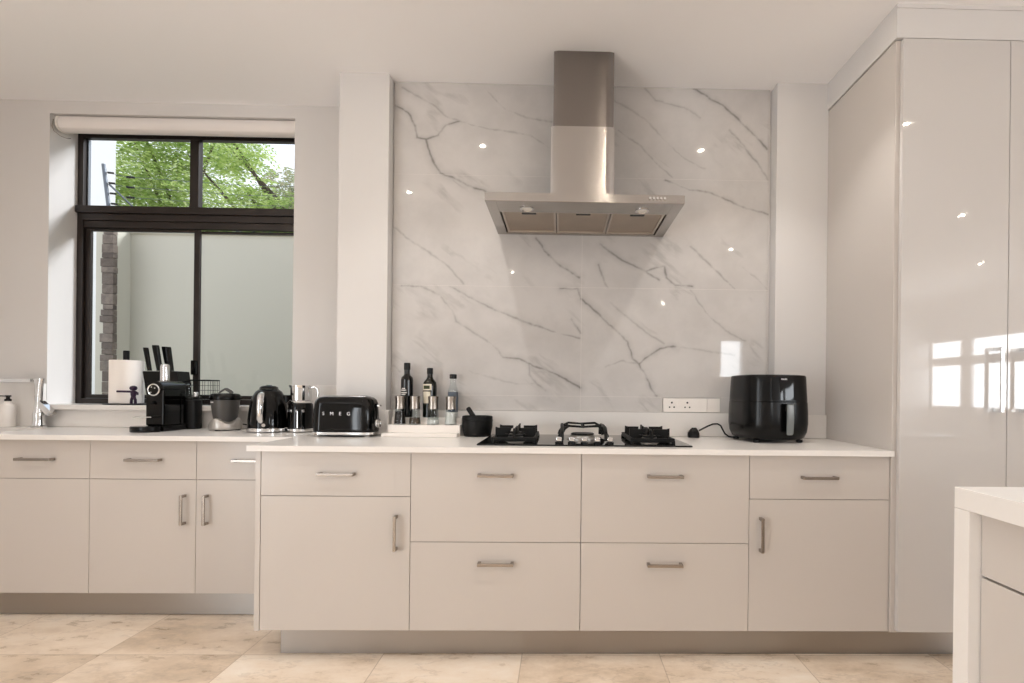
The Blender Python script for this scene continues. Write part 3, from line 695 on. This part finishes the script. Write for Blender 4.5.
# ------------------------------------------------ black canister with glass lid
t = thing('milk_canister', 'matte black cylinder canister with clear lid standing right of the coffee machine', 'canister', (-2.118, 3.0, CT))
b = MB(); b.lathe([(.046, 0), (.0485, .003), (.0485, .16), (.046, .164)], n=36); b.build('body', M['black_matte'], t, smooth=40)
b = MB(); b.lathe([(.046, .1645), (.047, .168), (.046, .182), (.03, .184)], n=36); b.build('lid', M['clear'], t)
b = MB(); b.lathe([(.02, .1845), (.021, .19), (.02, .25), (.014, .254)], -.018, 0, 24); b.build('lid_handle', M['clear'], t, smooth=40)
b = MB(); b.lathe([(.014, .1845), (.014, .205), (.011, .21)], .02, .0, 20); b.build('whisk_hub', M['chrome'], t)

# ---------------------------------------------------------------- wire basket
t = thing('wire_basket', 'small black wire basket on the window sill', 'basket', (-2.185, 3.168, 1.0297))
b = MB(); X0, X1, Y0, Y1, h = -.085, .085, -.04, .04, .15
b.tube([(X0, Y0, h), (X1, Y0, h), (X1, Y1, h), (X0, Y1, h)], .0045, 6, closed=True); b.build('rim', M['black_matte'], t)
b = MB()
for k in range(-1, 4):
    z = .032 + k*.029; b.tube([(X0, Y0, z), (X1, Y0, z), (X1, Y1, z), (X0, Y1, z)], .0013, 5, closed=True)
for k in range(6):
    x = X0 + (X1-X0)*k/5
    for y in (Y0, Y1): b.cyl((x, y, .002), (x, y, h), .0013, n=5)
    b.cyl((x, Y0, .006), (x, Y1, .006), .0013, n=5)
for k in range(1, 5):
    y = Y0 + (Y1-Y0)*k/5
    for x in (X0, X1): b.cyl((x, y, .002), (x, y, h), .0013, n=5)
b.build('wire_mesh', M['black_matte'], t)

# ------------------------------------------------------ knife block and knives
t = thing('knife_block', 'black slanted knife block on the window sill behind the coffee machine', 'knife block', (-2.32, 3.075, 1.0297))
b = MB(); b.prism([(-.068, 0), (.118, 0), (.108, .128), (.098, .2), (-.102, .198)], 'y', -.05, .05, bev=.004); b.build('block', M['black_satin'], t, smooth=20)
kn = [(-.082, -.02, .012, .135, .30, 'thin black knife handle at the window-frame end of the block'), (-.028, -.015, .0165, .15, .29, 'broad black knife handle rising behind the chrome coffee lever'),
      (-.004, .022, .015, .145, .28, 'black knife handle close behind the broad one'), (.045, -.02, .012, .14, .26, 'slim black knife handle standing apart above the glossy end of the block')]
for x, y, hw, L, lean, lab in kn:
    k = thing('kitchen_knife', lab, 'knife', (-2.32+x, 3.075+y, 1.0297+.2015), 0, 'knives in the block')
    s = -math.tan(lean)*.6
    b = MB(); b.loft([[(-hw*.8+s*z, -.008, z), (hw*.8+s*z, -.008, z), (hw*.8+s*z, .008, z), (-hw*.8+s*z, .008, z)] for z in (0, .004)]); b.build('bolster', M['black_satin'], k)
    b = MB(); rings = []
    for z, f in ((.0045, .82), (.03, .9), (.09, 1.0), (L*.95, 1.08), (L, .95)):
        rings.append([(x_*hw*f + s*z, y_*.009, z) for x_, y_ in ((-1,-.6),(-.7,-1),(.7,-1),(1,-.6),(1,.6),(.7,1),(-.7,1),(-1,.6))])
    b.loft(rings); b.build('handle', M['black_satin'], k, smooth=40)

# ----------------------------------------------- paper towel on its holder
t = thing('paper_towel_holder', 'black paper towel stand with a small purple figure as its arm', 'paper towel holder', (-2.6, 3.14, 1.0297))
b = MB(); b.lathe([(.105, 0), (.105, .005), (.101, .007), (.012, .0075)], .012, 0, 48, sx=1.25); b.build('base', M['black_matte'], t)
b = MB(); b.lathe([(.012, .008), (.012, .262), (.0155, .264), (.0155, .32), (.013, .323)], -.008, 0, 20); b.build('pole', M['black_matte'], t)
b = MB(); fx, fy = .09, -.066
b.tube([(fx-.012, fy, .008), (fx-.011, fy, .03), (fx-.004, fy, .05)], .0075, 8); b.tube([(fx+.012, fy, .008), (fx+.011, fy, .03), (fx+.004, fy, .05)], .0075, 8)
b.lathe([(.009, .046), (.013, .05), (.015, .066), (.016, .08), (.007, .085)], fx, fy, 16, sy=.8)
b.lathe([(.006, .084), (.015, .088), (.019, .098), (.016, .108), (.006, .113)], fx, fy, 18)
b.tube([(fx+.012, fy, .077), (fx+.024, fy, .07), (fx+.026, fy-.004, .06)], .0055, 8)
b.tube([(fx-.01, fy, .078), (fx-.03, fy-.014, .0785), (fx-.05, fy-.018, .079), (fx-.078, fy-.02, .079)], .006, 8)
b.build('figure_arm', M['purple'], t, smooth=60, label='small purple figure whose arm reaches across the roll')
b = MB(); b.lathe([(.08, 0), (.082, .003), (.082, .252), (.08, .256), (.018, .256), (.018, 0), (.08, 0)], -.008+0, .0, 48, cap=False)
p = b.build('paper_towel_roll', M['paper'], None, smooth=40); p.location = (-2.6, 3.145, 1.0378); tag(p, 'white paper towel roll standing on the sill', 'paper towel')

# --------------------------------------------------------------------- tap
t = thing('kitchen_tap', 'polished chrome tap with square angled spout at the sink', 'tap', (-2.982, 3.005, CT))
b = MB(); b.lathe([(.036, 0), (.036, .006), (.03, .012), (.027, .05), (.03, .075), (.026, .09)], 0, 0, 28); b.build('base', M['chrome'], t, smooth=40)
b = MB(); el = lambda cx, a_, b_, z, t=0: [(cx + a_*math.cos(2*PI*i/20), b_*math.sin(2*PI*i/20), z + t*math.cos(2*PI*i/20)) for i in range(20)]
b.loft([el(-.007, .022, .017, .085), el(-.004, .017, .015, .15), el(-.003, .02, .014, .22), el(-.004, .024, .014, .25, .002), el(-.007, .033, .014, .275, .003)])
b.build('column', M['chrome'], t, smooth=40)
b = MB(); b.loft([[(-.0405, -.014, .258), (-.0405, .014, .258), (-.0405, .014, .276), (-.0405, -.014, .276)], [(-.25, -.016, .252), (-.25, .016, .252), (-.25, .016, .268), (-.25, -.016, .268)], [(-.262, -.016, .252), (-.262, .016, .252), (-.262, .016, .262), (-.262, -.016, .262)]])
b.cyl((-.245, 0, .252), (-.245, 0, .242), .012, n=16); b.build('spout', M['chrome'], t)
b = MB(); b.loft([[(.006, -.016, .118), (.006, .016, .118), (.016, .016, .15), (.016, -.016, .15)], [(.05, -.018, .075), (.05, .018, .075), (.07, .018, .1), (.07, -.018, .1)], [(.06, -.014, .062), (.06, .014, .062), (.083, .014, .076), (.083, -.014, .076)]]); b.build('lever', M['chrome'], t)

# ----------------------------------------------------------- soap dispenser
t = thing('soap_dispenser', 'white soap bottle with black pump behind the sink', 'soap dispenser', (-3.158, 3.005, CT))
b = MB(); b.lathe([(.03, 0), (.033, .004), (.033, .118), (.028, .128), (.016, .134), (.014, .146)], n=32); b.build('bottle', M['white_plastic'], t, smooth=40)
b = MB(); b.lathe([(.015, .1465), (.015, .158), (.009, .16), (.0085, .17), (.014, .172), (.013, .18)], n=20); b.box(-.05, .0, -.005, .005, .172, .179, .002); b.build('pump', M['black_satin'], t)

# -------------------------------------------------- stepped riser and its load
t = thing('stepped_riser', 'white three-step stand for oils and mills beside the black mortar', 'stand', (-.71, 2.7, CT))
b = MB(); b.box(-.899, -.5215, 2.60, 2.660, CT, .9185, .0015); b.build('front_step', M['white_plastic'], t, True)
b = MB(); b.box(-.8865, -.518, 2.6602, 2.722, CT, .957, .0015); b.build('middle_step', M['white_plastic'], t, True)
b = MB(); b.box(-.8865, -.5215, 2.7222, 2.787, CT, .9925, .0015); b.build('back_step', M['white_plastic'], t, True)
mills = [(-.834, 'red', .062, 'steel-topped glass mill full of black peppercorns, in front of the dark bottle'), (-.757, 'mixed', .03, 'steel-topped glass mill with a little brown spice, second from the toaster'),
         (-.662, 'salt', .02, 'steel-topped glass mill with a little white salt, in front of the olive oil'), (-.571, 'salt', .06, 'steel-topped glass mill full of white salt, nearest the mortar')]
for x, c, fill, lab in mills:
    k = thing('spice_mill', lab, 'spice mill', (x, 2.690, .9573), 0, 'spice mills on the stand')
    b = MB(); b.lathe([(.0305, 0), (.0305, .004), (.0275, .04), (.0245, .08), (.0225, .08), (.0255, .04), (.0285, .005), (.002, .004)], n=28); b.build('glass_jar', M['clear'], k, smooth=40)
    r1 = .0275 - (.0045*fill/.08)
    b = MB(); b.lathe([(.0275, .0055), (.0278-.0055*fill/.08, .005+fill), (.002, .006+fill)], n=24); b.build('contents', M[c], k)
    b = MB(); b.lathe([(.0255, .0805), (.026, .084), (.0245, .1), (.0245, .12), (.0265, .143), (.0265, .147), (.02, .149)], n=28); b.build('grinder_top', M['handle'], k, smooth=40)
k = thing('oil_bottle', 'tall near-black bottle with a long neck and white print, tallest on the stand', 'bottle', (-.818, 2.754, .9928), 0, 'bottles on the stand')
b = MB(); b.lathe([(.029, 0), (.0315, .004), (.0315, .195), (.029, .21), (.0165, .222), (.0145, .23), (.0145, .25)], n=28); b.build('glass', M['dark_bottle'], k, smooth=40)
b = MB(); b.lathe([(.0155, .2505), (.0165, .253), (.0165, .286), (.013, .288)], n=24); b.build('cap', M['black_satin'], k)
b = MB()
for i, (z, wd) in enumerate(((.118, .5), (.127, .8), (.14, .65), (.149, .4))):
    A = [-PI/2 - .35 + wd*(-.8 + 1.6*j/8) for j in range(9)]; r = .0319
    b.loft([[(r*math.cos(a), r*math.sin(a), z) for a in A], [(r*math.cos(a), r*math.sin(a), z+.0045) for a in A]], cap=False, closed=False)
b.build('print', M['label_white'], k)
k = thing('oil_bottle', 'dark green oil bottle with cream and olive labels, middle bottle on the stand', 'bottle', (-.697, 2.754, .9928), 0, 'bottles on the stand')
b = MB(); b.lathe([(.0335, 0), (.036, .004), (.036, .165), (.033, .185), (.018, .205), (.014, .215), (.014, .228)], n=32); b.build('glass', M['oil_glass'], k, smooth=40)
b = MB(); b.lathe([(.0155, .2285), (.016, .231), (.016, .26), (.013, .262)], n=24); b.build('cap', M['black_satin'], k)
def wrap(r, z0, z1, half, n=14, mid=-PI/2-.28):
    b = MB(); A = [mid + half*(-1 + 2*j/n) for j in range(n+1)]
    b.loft([[(r*math.cos(a), r*math.sin(a), z0) for a in A], [(r*math.cos(a), r*math.sin(a), z1) for a in A]], cap=False, closed=False); return b
wrap(.0364, .075, .136, .62).build('lower_label', M['label_cream'], k)
lb = wrap(.0364, .143, .176, .75); lb.build('crest_label', M['label_cream'], k)
wrap(.0368, .150, .168, .5).build('crest_mark', M['label_green'], k)
k = thing('vinegar_bottle', 'slim clear bottle with black cap and slate blue label, nearest the mortar', 'bottle', (-.574, 2.754, .9928), 0, 'bottles on the stand')
b = MB(); b.lathe([(.024, 0), (.0265, .004), (.0265, .14), (.023, .152), (.017, .17), (.0155, .18), (.0155, .205)], n=28); b.build('glass', M['clear'], k, smooth=40)
b = MB(); b.lathe([(.0165, .2055), (.019, .207), (.019, .228), (.016, .23)], n=24); b.build('cap', M['black_satin'], k)
b = MB(); b.lathe([(.027, .03), (.027, .135)], n=28, cap=False); b.build('sleeve_label', M['label_blue'], k)

# ---------------------------------------------------- mortar and pestle
t = thing('mortar', 'black stone mortar bowl left of the gas hob', 'mortar', (-.434, 2.70, CT))
b = MB(); b.lathe([(.062, 0), (.07, .004), (.078, .05), (.0785, .1), (.0765, .1045), (.072, .1045), (.068, .06), (.05, .022), (.002, .018)], n=40)
b.build('bowl', M['iron'], t, smooth=40)
b = MB(); b.torus((0, 0, .082), .0782, .003, 'z', 40, 6); b.build('rim_band', M['iron'], t)
b = MB(); P0 = Vector((-.434+.018, 2.69, CT+.045)); d = Vector((-.072, .012, .105)).normalized()
b.tube([P0+d*q for q in (0, .012, .05, .09, .118, .124)], [.012, .016, .0135, .0125, .0125, .009], 14)
tag(b.build('pestle', M['iron'], None, smooth=50), 'black pestle leaning out of the stone mortar', 'pestle')

# ------------------------------------------------------------------ air fryer
t = thing('air_fryer', 'large black air fryer with pull-out basket in the counter corner', 'air fryer', (1.05, 2.6, CT), math.radians(9))
b = MB(); e = 3.2
b.loft([superell(0.1289, .14, e, .012), superell(0.1499, .158, e, .022), superell(0.1623, .17, e, .05), superell(0.1671, .174, e, .09), superell(0.1666, .1735, e, .15), superell(0.1643, .171, e, .197)]); b.build('basket_drawer', M['black_satin'], t, smooth=50)
b = MB(); b.loft([superell(0.1623, .169, e, .198), superell(0.1633, .170, e, .203), superell(0.1595, .165, e, .29), superell(0.1576, .163, e, .321), superell(0.1538, .160, e, .3275), superell(0.1337, .13, e, .331)]); b.build('housing', M['black_satin'], t, smooth=50)
# glossy control panel follows the front of the housing
b = MB()
def se_pt(a, bb, u): return (u, -bb*(1-abs(u/a)**e)**(1/e))
us = [-.075 + .15*i/16 for i in range(17)]
lv = ((.208, .1631, .1698), (.29, .1595, .165), (.3165, .1578, .1634))
b.loft([[(se_pt(a, bb, u)[0], se_pt(a, bb, u)[1]-.0012, z) for u in us] for z, a, bb in lv], cap=False, closed=False)
b.build('control_panel', M['black_gloss'], t, smooth=60)
lettering('PHILIPS', .0095, M['led_white'], t, (-.012, -.1668, .307), rot=(PI/2-.06, 0, 0))
b = MB(); yF = -.1745
b.loft([rrect(.034, .012, .005, .155, 4, .0, yF-.006), rrect(.036, .02, .007, .19, 4, 0, yF-.012), ], True)
h0 = b.build('handle_mount', M['black_satin'], t, smooth=40)
b = MB(); b.loft([rrect(.026, .010, .0045, .043, 4, 0, yF-.022), rrect(.034, .014, .0065, .052, 4, 0, yF-.024), rrect(.036, .016, .007, .12, 4, 0, yF-.028), rrect(.034, .016, .007, .182, 4, 0, yF-.026), rrect(.030, .012, .005, .188, 4, 0, yF-.026)]); b.build('handle', M['fryer_handle'], h0, smooth=50)
for x in (-.115, .115):
    for y in (-.1, .1):
        b = MB(); b.lathe([(.014, 0), (.016, .003), (.016, .0125)], x, y, 16); b.build('foot', M['black_matte'], t)
R = Matrix.Rotation(math.radians(-9), 4, 'Z')
def loc(p): return R @ (Vector(p) - Vector((1.05, 2.6, CT)))
pts = [(.93, 2.71, .906), (.915, 2.715, .9055), (.895, 2.718, .908), (.875, 2.72, .922), (.862, 2.72, .945), (.852, 2.72, .965), (.835, 2.72, .974), (.81, 2.72, .973), (.785, 2.72, .963), (.76, 2.72, .95), (.735, 2.72, .937)]
b = MB(); b.tube([loc(p) for p in pts], .0042, 8); b.build('cord', M['black_matte'], t, smooth=60)
b = MB(); c0 = [(.676, 2.698), (.737, 2.698), (.737, 2.742), (.676, 2.742)]
rg = lambda z, s, o=0: [loc((.7065+s*dx*.03+o, 2.72+s*dy*.022, z)) for dx, dy in ((-1,-.5),(-.6,-1),(.6,-1),(1,-.5),(1,.5),(.6,1),(-.6,1),(-1,.5))]
b.loft([rg(.9012, .95), rg(.906, 1.0), rg(.926, .96), rg(.943, .62, .002), rg(.953, .35, .003)]); b.build('plug', M['black_matte'], t, smooth=40)

# ------------------------------------------------------------------ sockets
t = thing('wall_socket', 'white double socket plate with blank plate beside the air fryer', 'socket', (.7, 2.805, 1.07))
b = MB(); b.box(.56, .8, 2.800, 2.8192, 1.0315, 1.107, .003); b.build('plate', M['white_plastic'], t, True)
b = MB(); b.box(.802, .873, 2.806, 2.8192, 1.0315, 1.107, .0015); b.build('blank_plate', M['white_plastic'], t, True)
for xc in (.607, .692):
    b = MB(); b.cyl((xc, 2.8005, 1.083), (xc, 2.7994, 1.083), .0052, n=14); b.build('socket_hole', M['black_matte'], t, True)
    for q in (-.0125, .0125):
        b = MB(); b.cyl((xc+q, 2.8005, 1.058), (xc+q, 2.7994, 1.058), .0042, n=14); b.build('socket_hole', M['black_matte'], t, True)
for x in (.64, .745):
    b = MB(); b.box(x, x+.022, 2.7975, 2.7999, 1.064, 1.092, .001); b.build('switch', M['white_plastic'], t, True)

# -------------------------------------------------------------- roller blind
t = thing('roller_blind', 'rolled-up cream roller blind at the head of the window recess', 'blind', (-2.29, 3.135, 2.67))
b = MB()
pr = [(3.1985, 2.730), (3.105, 2.730), (3.09, 2.726), (3.082, 2.712), (3.08, 2.692), (3.083, 2.673), (3.092, 2.658), (3.107, 2.650), (3.125, 2.648), (3.15, 2.653), (3.18, 2.668), (3.197, 2.69)]
b.prism(pr, 'x', -2.972, -1.596); b.build('roll', M['fabric'], t, True, 30)
for x0, x1 in ((-2.984, -2.9735), (-1.5945, -1.5895)):
    b = MB(); b.prism([(y + (.004 if y > 3.14 else -.004), z + (-.001 if z > 2.7 else -.003)) for y, z in pr], 'x', x0, x1); b.build('end_bracket', M['white_plastic'], t, True)
b = MB(); b.tube([(-2.99, 3.076, 2.70), (-2.994, 3.072, 2.66), (-2.985, 3.075, 2.63), (-2.955, 3.085, 2.605), (-2.93, 3.1, 2.598), (-2.935, 3.125, 2.61)], .002, 6); b.build('pull_cord', M['handle'], t, True)

# ------------------------------------------------------------------- garden
sbox('ground_garden', [(-16, 6, 3.341, 30, -.1, .0)], M['garden'])
sbox('wall_garden', [(-4.437, 4, 5.2, 5.4, 0, 2.655), (-4.437, -4.287, 4.99, 5.2, 0, 2.655), (-4.45, 4.01, 5.18, 5.42, 2.655, 2.675)], M['plaster_grey'], 'grey rendered garden wall outside the window')
b = MB(); b.prism([(-9, 5.6), (-4.785, 5.6), (-5.6, 6.5), (-9, 6.5)], 'z', 0, 6.5); struct(b.build('wall_outhouse', M['plaster_out'], smooth=0), 'tall white outside wall beyond the garden wall')
b = MB(); z = 0; rnd = random.Random(3)
while z < 2.78:
    h = rnd.uniform(.045, .11); a, c_, d_ = [rnd.uniform(-.014, .014) for _ in range(3)]
    xl = -4.338 + (a if not 2.50 < z < 2.56 else -.06)
    b.box(xl, -4.23 + c_*.3, 4.935 + d_*.3, 4.985, z, z+h-.003, .004); z += h
struct(b.build('stone_pier', M['stone'], smooth=40), 'brown stacked stone pier outside')
t = thing('electric_fence', 'slanting steel post with thin electric fence wires above the garden wall', 'fence', (-4.36, 5.06, 2.68))
b = MB(); b.cyl((-4.36, 5.06, 2.656), (-4.44, 5.06, 3.28), .016, n=10); b.build('post', M['wire'], t, True)
b = MB(); b.cyl((.6, 5.3, 2.677), (.6, 5.3, 3.3), .014, n=10); b.build('post', M['wire'], t, True)
b = MB(); b.cyl((-4.39, 5.065, 3.09), (-4.05, 5.28, 2.68), .009, n=8); b.build('brace', M['wire'], t, True)
for i, z in enumerate((3.20, 3.10, 3.0, 2.9, 2.79)):
    x = -4.36 - .08*(z-2.656)/.624
    b = MB(); b.tube([(x, 5.044, z), (-4.3, 5.16, z), (-3.2, 5.3, z-.01), (.6, 5.284, z)], .0022, 5); wr = b.build('wire', M['wire'], t, True)
    b = MB(); b.cyl((x+.03, 5.06, z), (x+.075, 5.075, z), .01, n=8); b.cyl((-4.3, 5.16, z), (-4.235, 5.17, z), .011, n=8); b.build('insulator', M['black_matte'], wr, True)
t = thing('neighbour_house', 'white house with grey roof glimpsed between the trees', 'house', (-9.4, 16, 0))
b = MB(); b.box(-10.9, -8.2, 15.6, 18, .001, 5.6); b.build('walls', M['plaster_out'], t, True, 0)
b = MB(); b.prism([(15.3, 5.6), (18.3, 5.6), (17.6, 6.35), (16.0, 6.35)], 'x', -10.1, -7.9); b.build('roof', M['roof'], t, True, 0)

def tree(name, label, base, trunk, clumps, material, count, size, seed, flat=.35):
    t = thing(name, label, 'tree', base, 0, 'trees beyond the garden wall')
    r = random.Random(seed)
    b = MB(); tp = [Vector(p) for p in trunk]; b.tube([base] + trunk, [.16] + [.13 - .05*i/len(trunk) for i in range(len(trunk))], 8)
    top = tp[-1]
    for (cx, cy, cz, rx, ry, rz) in clumps:
        s = tp[-1].lerp(tp[0], r.uniform(0, .5)); e_ = Vector((cx, cy, cz)); m_ = (s + e_)/2 + Vector((r.uniform(-.15, .15), r.uniform(-.15, .15), .12))
        b.tube([s, m_, e_, e_ + (e_-m_)*.6], [.05, .03, .016, .006], 5)
    b.build('trunk', M['bark'], t, True)
    tot = sum(c[3]*c[4]*c[5] for c in clumps); verts, faces = [], []
    for c in clumps:
        nn = int(count*c[3]*c[4]*c[5]/tot)
        # leaves hang in sprays: little rows along a drooping stalk
        k = 0
        while k < nn:
            while True:
                p = Vector((r.uniform(-1, 1), r.uniform(-1, 1), r.uniform(-1, 1)))
                if p.length < 1: break
            p = Vector((c[0]+p.x*c[3], c[1]+p.y*c[4], c[2]+p.z*c[5]))
            d = Vector((r.uniform(-1, 1), r.uniform(-1, 1), r.uniform(-.5, .25))).normalized(); up = Vector((0, 0, 1)); sd = d.cross(up).normalized()
            for q in range(7):
                pos = p + d*(q*size*.55) - up*(q*q*size*.03)
                for sg in (-1, 1):
                    l = (sd*sg + d*.35 + up*r.uniform(-flat, flat)).normalized()*size*r.uniform(.7, 1.1); w_ = d*size*.24
                    i0 = len(verts); verts += [pos, pos + l*.5 + w_, pos + l, pos + l*.5 - w_]; faces.append((i0, i0+1, i0+2, i0+3)); k += 1
    me = bpy.data.meshes.new('foliage'); off = Vector(base)
    me.from_pydata([v - off for v in verts], [], faces); me.materials.append(M[material])
    o = bpy.data.objects.new('foliage', me); COL.objects.link(o); o.parent = t
    return t
tree('feathery_tree', 'bright yellow-green feathery tree filling the first upper pane', (-6.3, 8.6, 0), [(-6.3, 8.6, 1.6), (-6.25, 8.6, 3.0)],
     [(-6.75, 8.5, 4.6, .75, .6, .75), (-6.0, 8.6, 4.3, .8, .6, .55), (-6.6, 8.7, 3.7, .9, .6, .6), (-5.75, 8.6, 5.2, .7, .6, .35), (-7.0, 8.6, 5.5, .8, .6, .4), (-6.2, 8.8, 5.0, .5, .5, .35), (-7.1, 8.5, 3.9, .5, .5, .7), (-6.0, 8.5, 3.5, .6, .6, .45)], 'leaf', 21000, .085, 11)
tree('feathery_tree', 'bright yellow-green feathery tree leaning into the second upper pane', (-3.3, 7.0, 0), [(-3.35, 7.0, 1.8), (-3.5, 7.0, 3.0)],
     [(-3.756, 6.915, 3.368, 0.64, 0.427, 0.359), (-4.14, 6.915, 3.667, 0.384, 0.341, 0.256), (-4.354, 7.0, 4.222, 0.47, 0.341, 0.239), (-4.524, 7.0, 4.563, 0.427, 0.341, 0.213), (-3.415, 7.0, 3.155, 0.427, 0.427, 0.384), (-4.695, 7.0, 3.88, 0.213, 0.256, 0.137), (-2.732, 6.915, 3.496, 0.683, 0.512, 0.598)], 'leaf', 14000, .07, 12)
tree('hazy_tree', 'pale olive-brown tree farther off behind the second upper pane', (-6.2, 13, 0), [(-6.2, 13, 2.5), (-6.3, 13, 4.6)],
     [(-6.7, 13, 5.9, .75, .7, .85), (-7.35, 13, 5.5, .5, .6, .6), (-6.2, 13, 5.2, .8, .7, .9), (-5.4, 13, 5.6, .8, .7, .8)], 'leaf_pale', 12000, .1, 13)
tree('hazy_tree', 'grey-green tree low behind the first upper pane and the fence wires', (-10.6, 13.5, 0), [(-10.6, 13.5, 2.5), (-10.6, 13.5, 4)],
     [(-10.9, 13.5, 5.4, .9, .8, .9), (-10.1, 13.5, 5.2, .7, .8, .7), (-10.7, 13.5, 6.6, .8, .7, .7)], 'leaf', 9000, .11, 14)

# ------------------------------------------------------------------- lights
wd = bpy.data.worlds.new('sky'); S.world = wd; wd.use_nodes = True
nt = wd.node_tree; bg = nt.nodes['Background']; bg.inputs['Strength'].default_value = SKY
N = NT(nt); tcw = nt.nodes.new('ShaderNodeTexCoord'); sp = nt.nodes.new('ShaderNodeSeparateXYZ'); nt.links.new(tcw.outputs['Generated'], sp.inputs[0])
nt.links.new(N.ramp(N.maprange(sp.outputs[2], -.05, .8, 0, 1), [(0, '#fbfbfa'), (1, '#d3e2f5')]), bg.inputs['Color'])

DL = [(-2.07, 2.1), (-.55, 2.1), (.945, 2.1), (-2.9, 1.25), (-1.3, 1.25), (.31, 1.25), (2.1, 1.2), (-2.9, -.35), (.31, -.35), (1.96, -.33), (3.68, -.35), (-.7, -1.63), (1.9, -4.0), (3.6, -2.06), (5.27, -2.06)]  # leftmost lamp of the second row is added to brighten the left wall
first = None
for i, (x, y) in enumerate(DL):
    if first is None:
        t = thing('downlight', 'small round recessed ceiling downlight', 'downlight', (x, y, ZC-.0005), 0, 'ceiling downlights')
        b = MB(); b.lathe([(.045, 0), (.045, -.003), (.036, -.006), (.033, -.004), (.033, 0)], n=32, cap=False); b.build('bezel', M['chrome'], t)
        b = MB(); b.lathe([(.0325, -.0005), (.0325, -.003), (.02, -.0035), (.001, -.0035)], n=24); b.build('lens', M['lamp_lens'], t)
        b = MB(); b.lathe([(.015, -.0037), (.015, -.0047), (.010, -.0052), (.001, -.0052)], n=20); b.build('lamp_core', M['lamp_core'], t)
        first = t
    else: copy_thing(first, (x, y, ZC-.0005), first['label'])
    l = bpy.data.lights.new('downlight_lamp', 'SPOT'); l.energy = DLW; l.color = (1, .965, .925); l.spot_size = math.radians(104); l.spot_blend = .6; l.shadow_soft_size = .02
    o = bpy.data.objects.new('downlight_lamp', l); COL.objects.link(o); o.location = (x, y, ZC-.045)
def window_light(name, loc, direction, sx, sz, e, col=(.9, .955, 1)):
    l = bpy.data.lights.new(name, 'AREA'); l.shape = 'RECTANGLE'; l.size = sx; l.size_y = sz; l.energy = e; l.color = col
    o = bpy.data.objects.new(name, l); COL.objects.link(o); o.location = loc
    o.rotation_euler = Vector(direction).to_track_quat('-Z', 'Y').to_euler()
window_light('daylight_right', (XR+.075, -3.72, 1.5), (-1, 0, 0), 2.5, 1.3, DAYR)
window_light('daylight_left', (XL-.075, -4.3, 1.08), (1, 0, 0), .5, 2.1, DAYL)
window_light('left_fill_light', (XL-.075, -1.45, 1.25), (1, 0, 0), 1.9, 2.4, FILL_L)  # fill lamp in an added left opening, put there to brighten the room
window_light('daylight_rear', (3.475, YB-.25, 1.75), (0, 1, 0), .5, .95, DAYB)

sl = bpy.data.lights.new('hazy_sun', 'SUN'); sl.energy = SUN; sl.angle = math.radians(14); sl.color = (.93, .97, 1)
so = bpy.data.objects.new('hazy_sun', sl); COL.objects.link(so); so.location = (4, 6, 7)
so.rotation_euler = Vector((-.72, -.36, -.42)).to_track_quat('-Z', 'Y').to_euler()

# ------------------------------------------------------------------- camera
f, cx, cy, yaw, roll = 514.755, 571.044, 390.792, .0198, .0111
cd = bpy.data.cameras.new('camera'); cam = bpy.data.objects.new('camera', cd); COL.objects.link(cam)
cd.sensor_width = 36; cd.lens = 36*f/1024; cd.shift_x = -(cx-512)/1024; cd.shift_y = (cy-341.5)/1024; cd.clip_start = .05; cd.clip_end = 200
fw = Vector((math.sin(yaw), math.cos(yaw), 0)); r0 = Vector((math.cos(yaw), -math.sin(yaw), 0)); u0 = Vector((0, 0, 1))
r = r0*math.cos(roll) + u0*math.sin(roll); u = u0*math.cos(roll) - r0*math.sin(roll)
m = Matrix((r, u, -fw)).transposed().to_4x4(); m.translation = (0, 0, 1.1414); cam.matrix_world = m
S.camera = cam
S.view_settings.view_transform = 'Standard'; S.view_settings.look = 'None'; S.view_settings.exposure = EXPO; S.view_settings.gamma = 1
S.view_settings.use_curve_mapping = False
S.cycles.use_denoising = True; S.cycles.max_bounces = 10; S.cycles.diffuse_bounces = 6; S.cycles.glossy_bounces = 5; S.cycles.transparent_max_bounces = 12
S.cycles.sample_clamp_indirect = 6; S.cycles.caustics_reflective = False; S.cycles.caustics_refractive = False
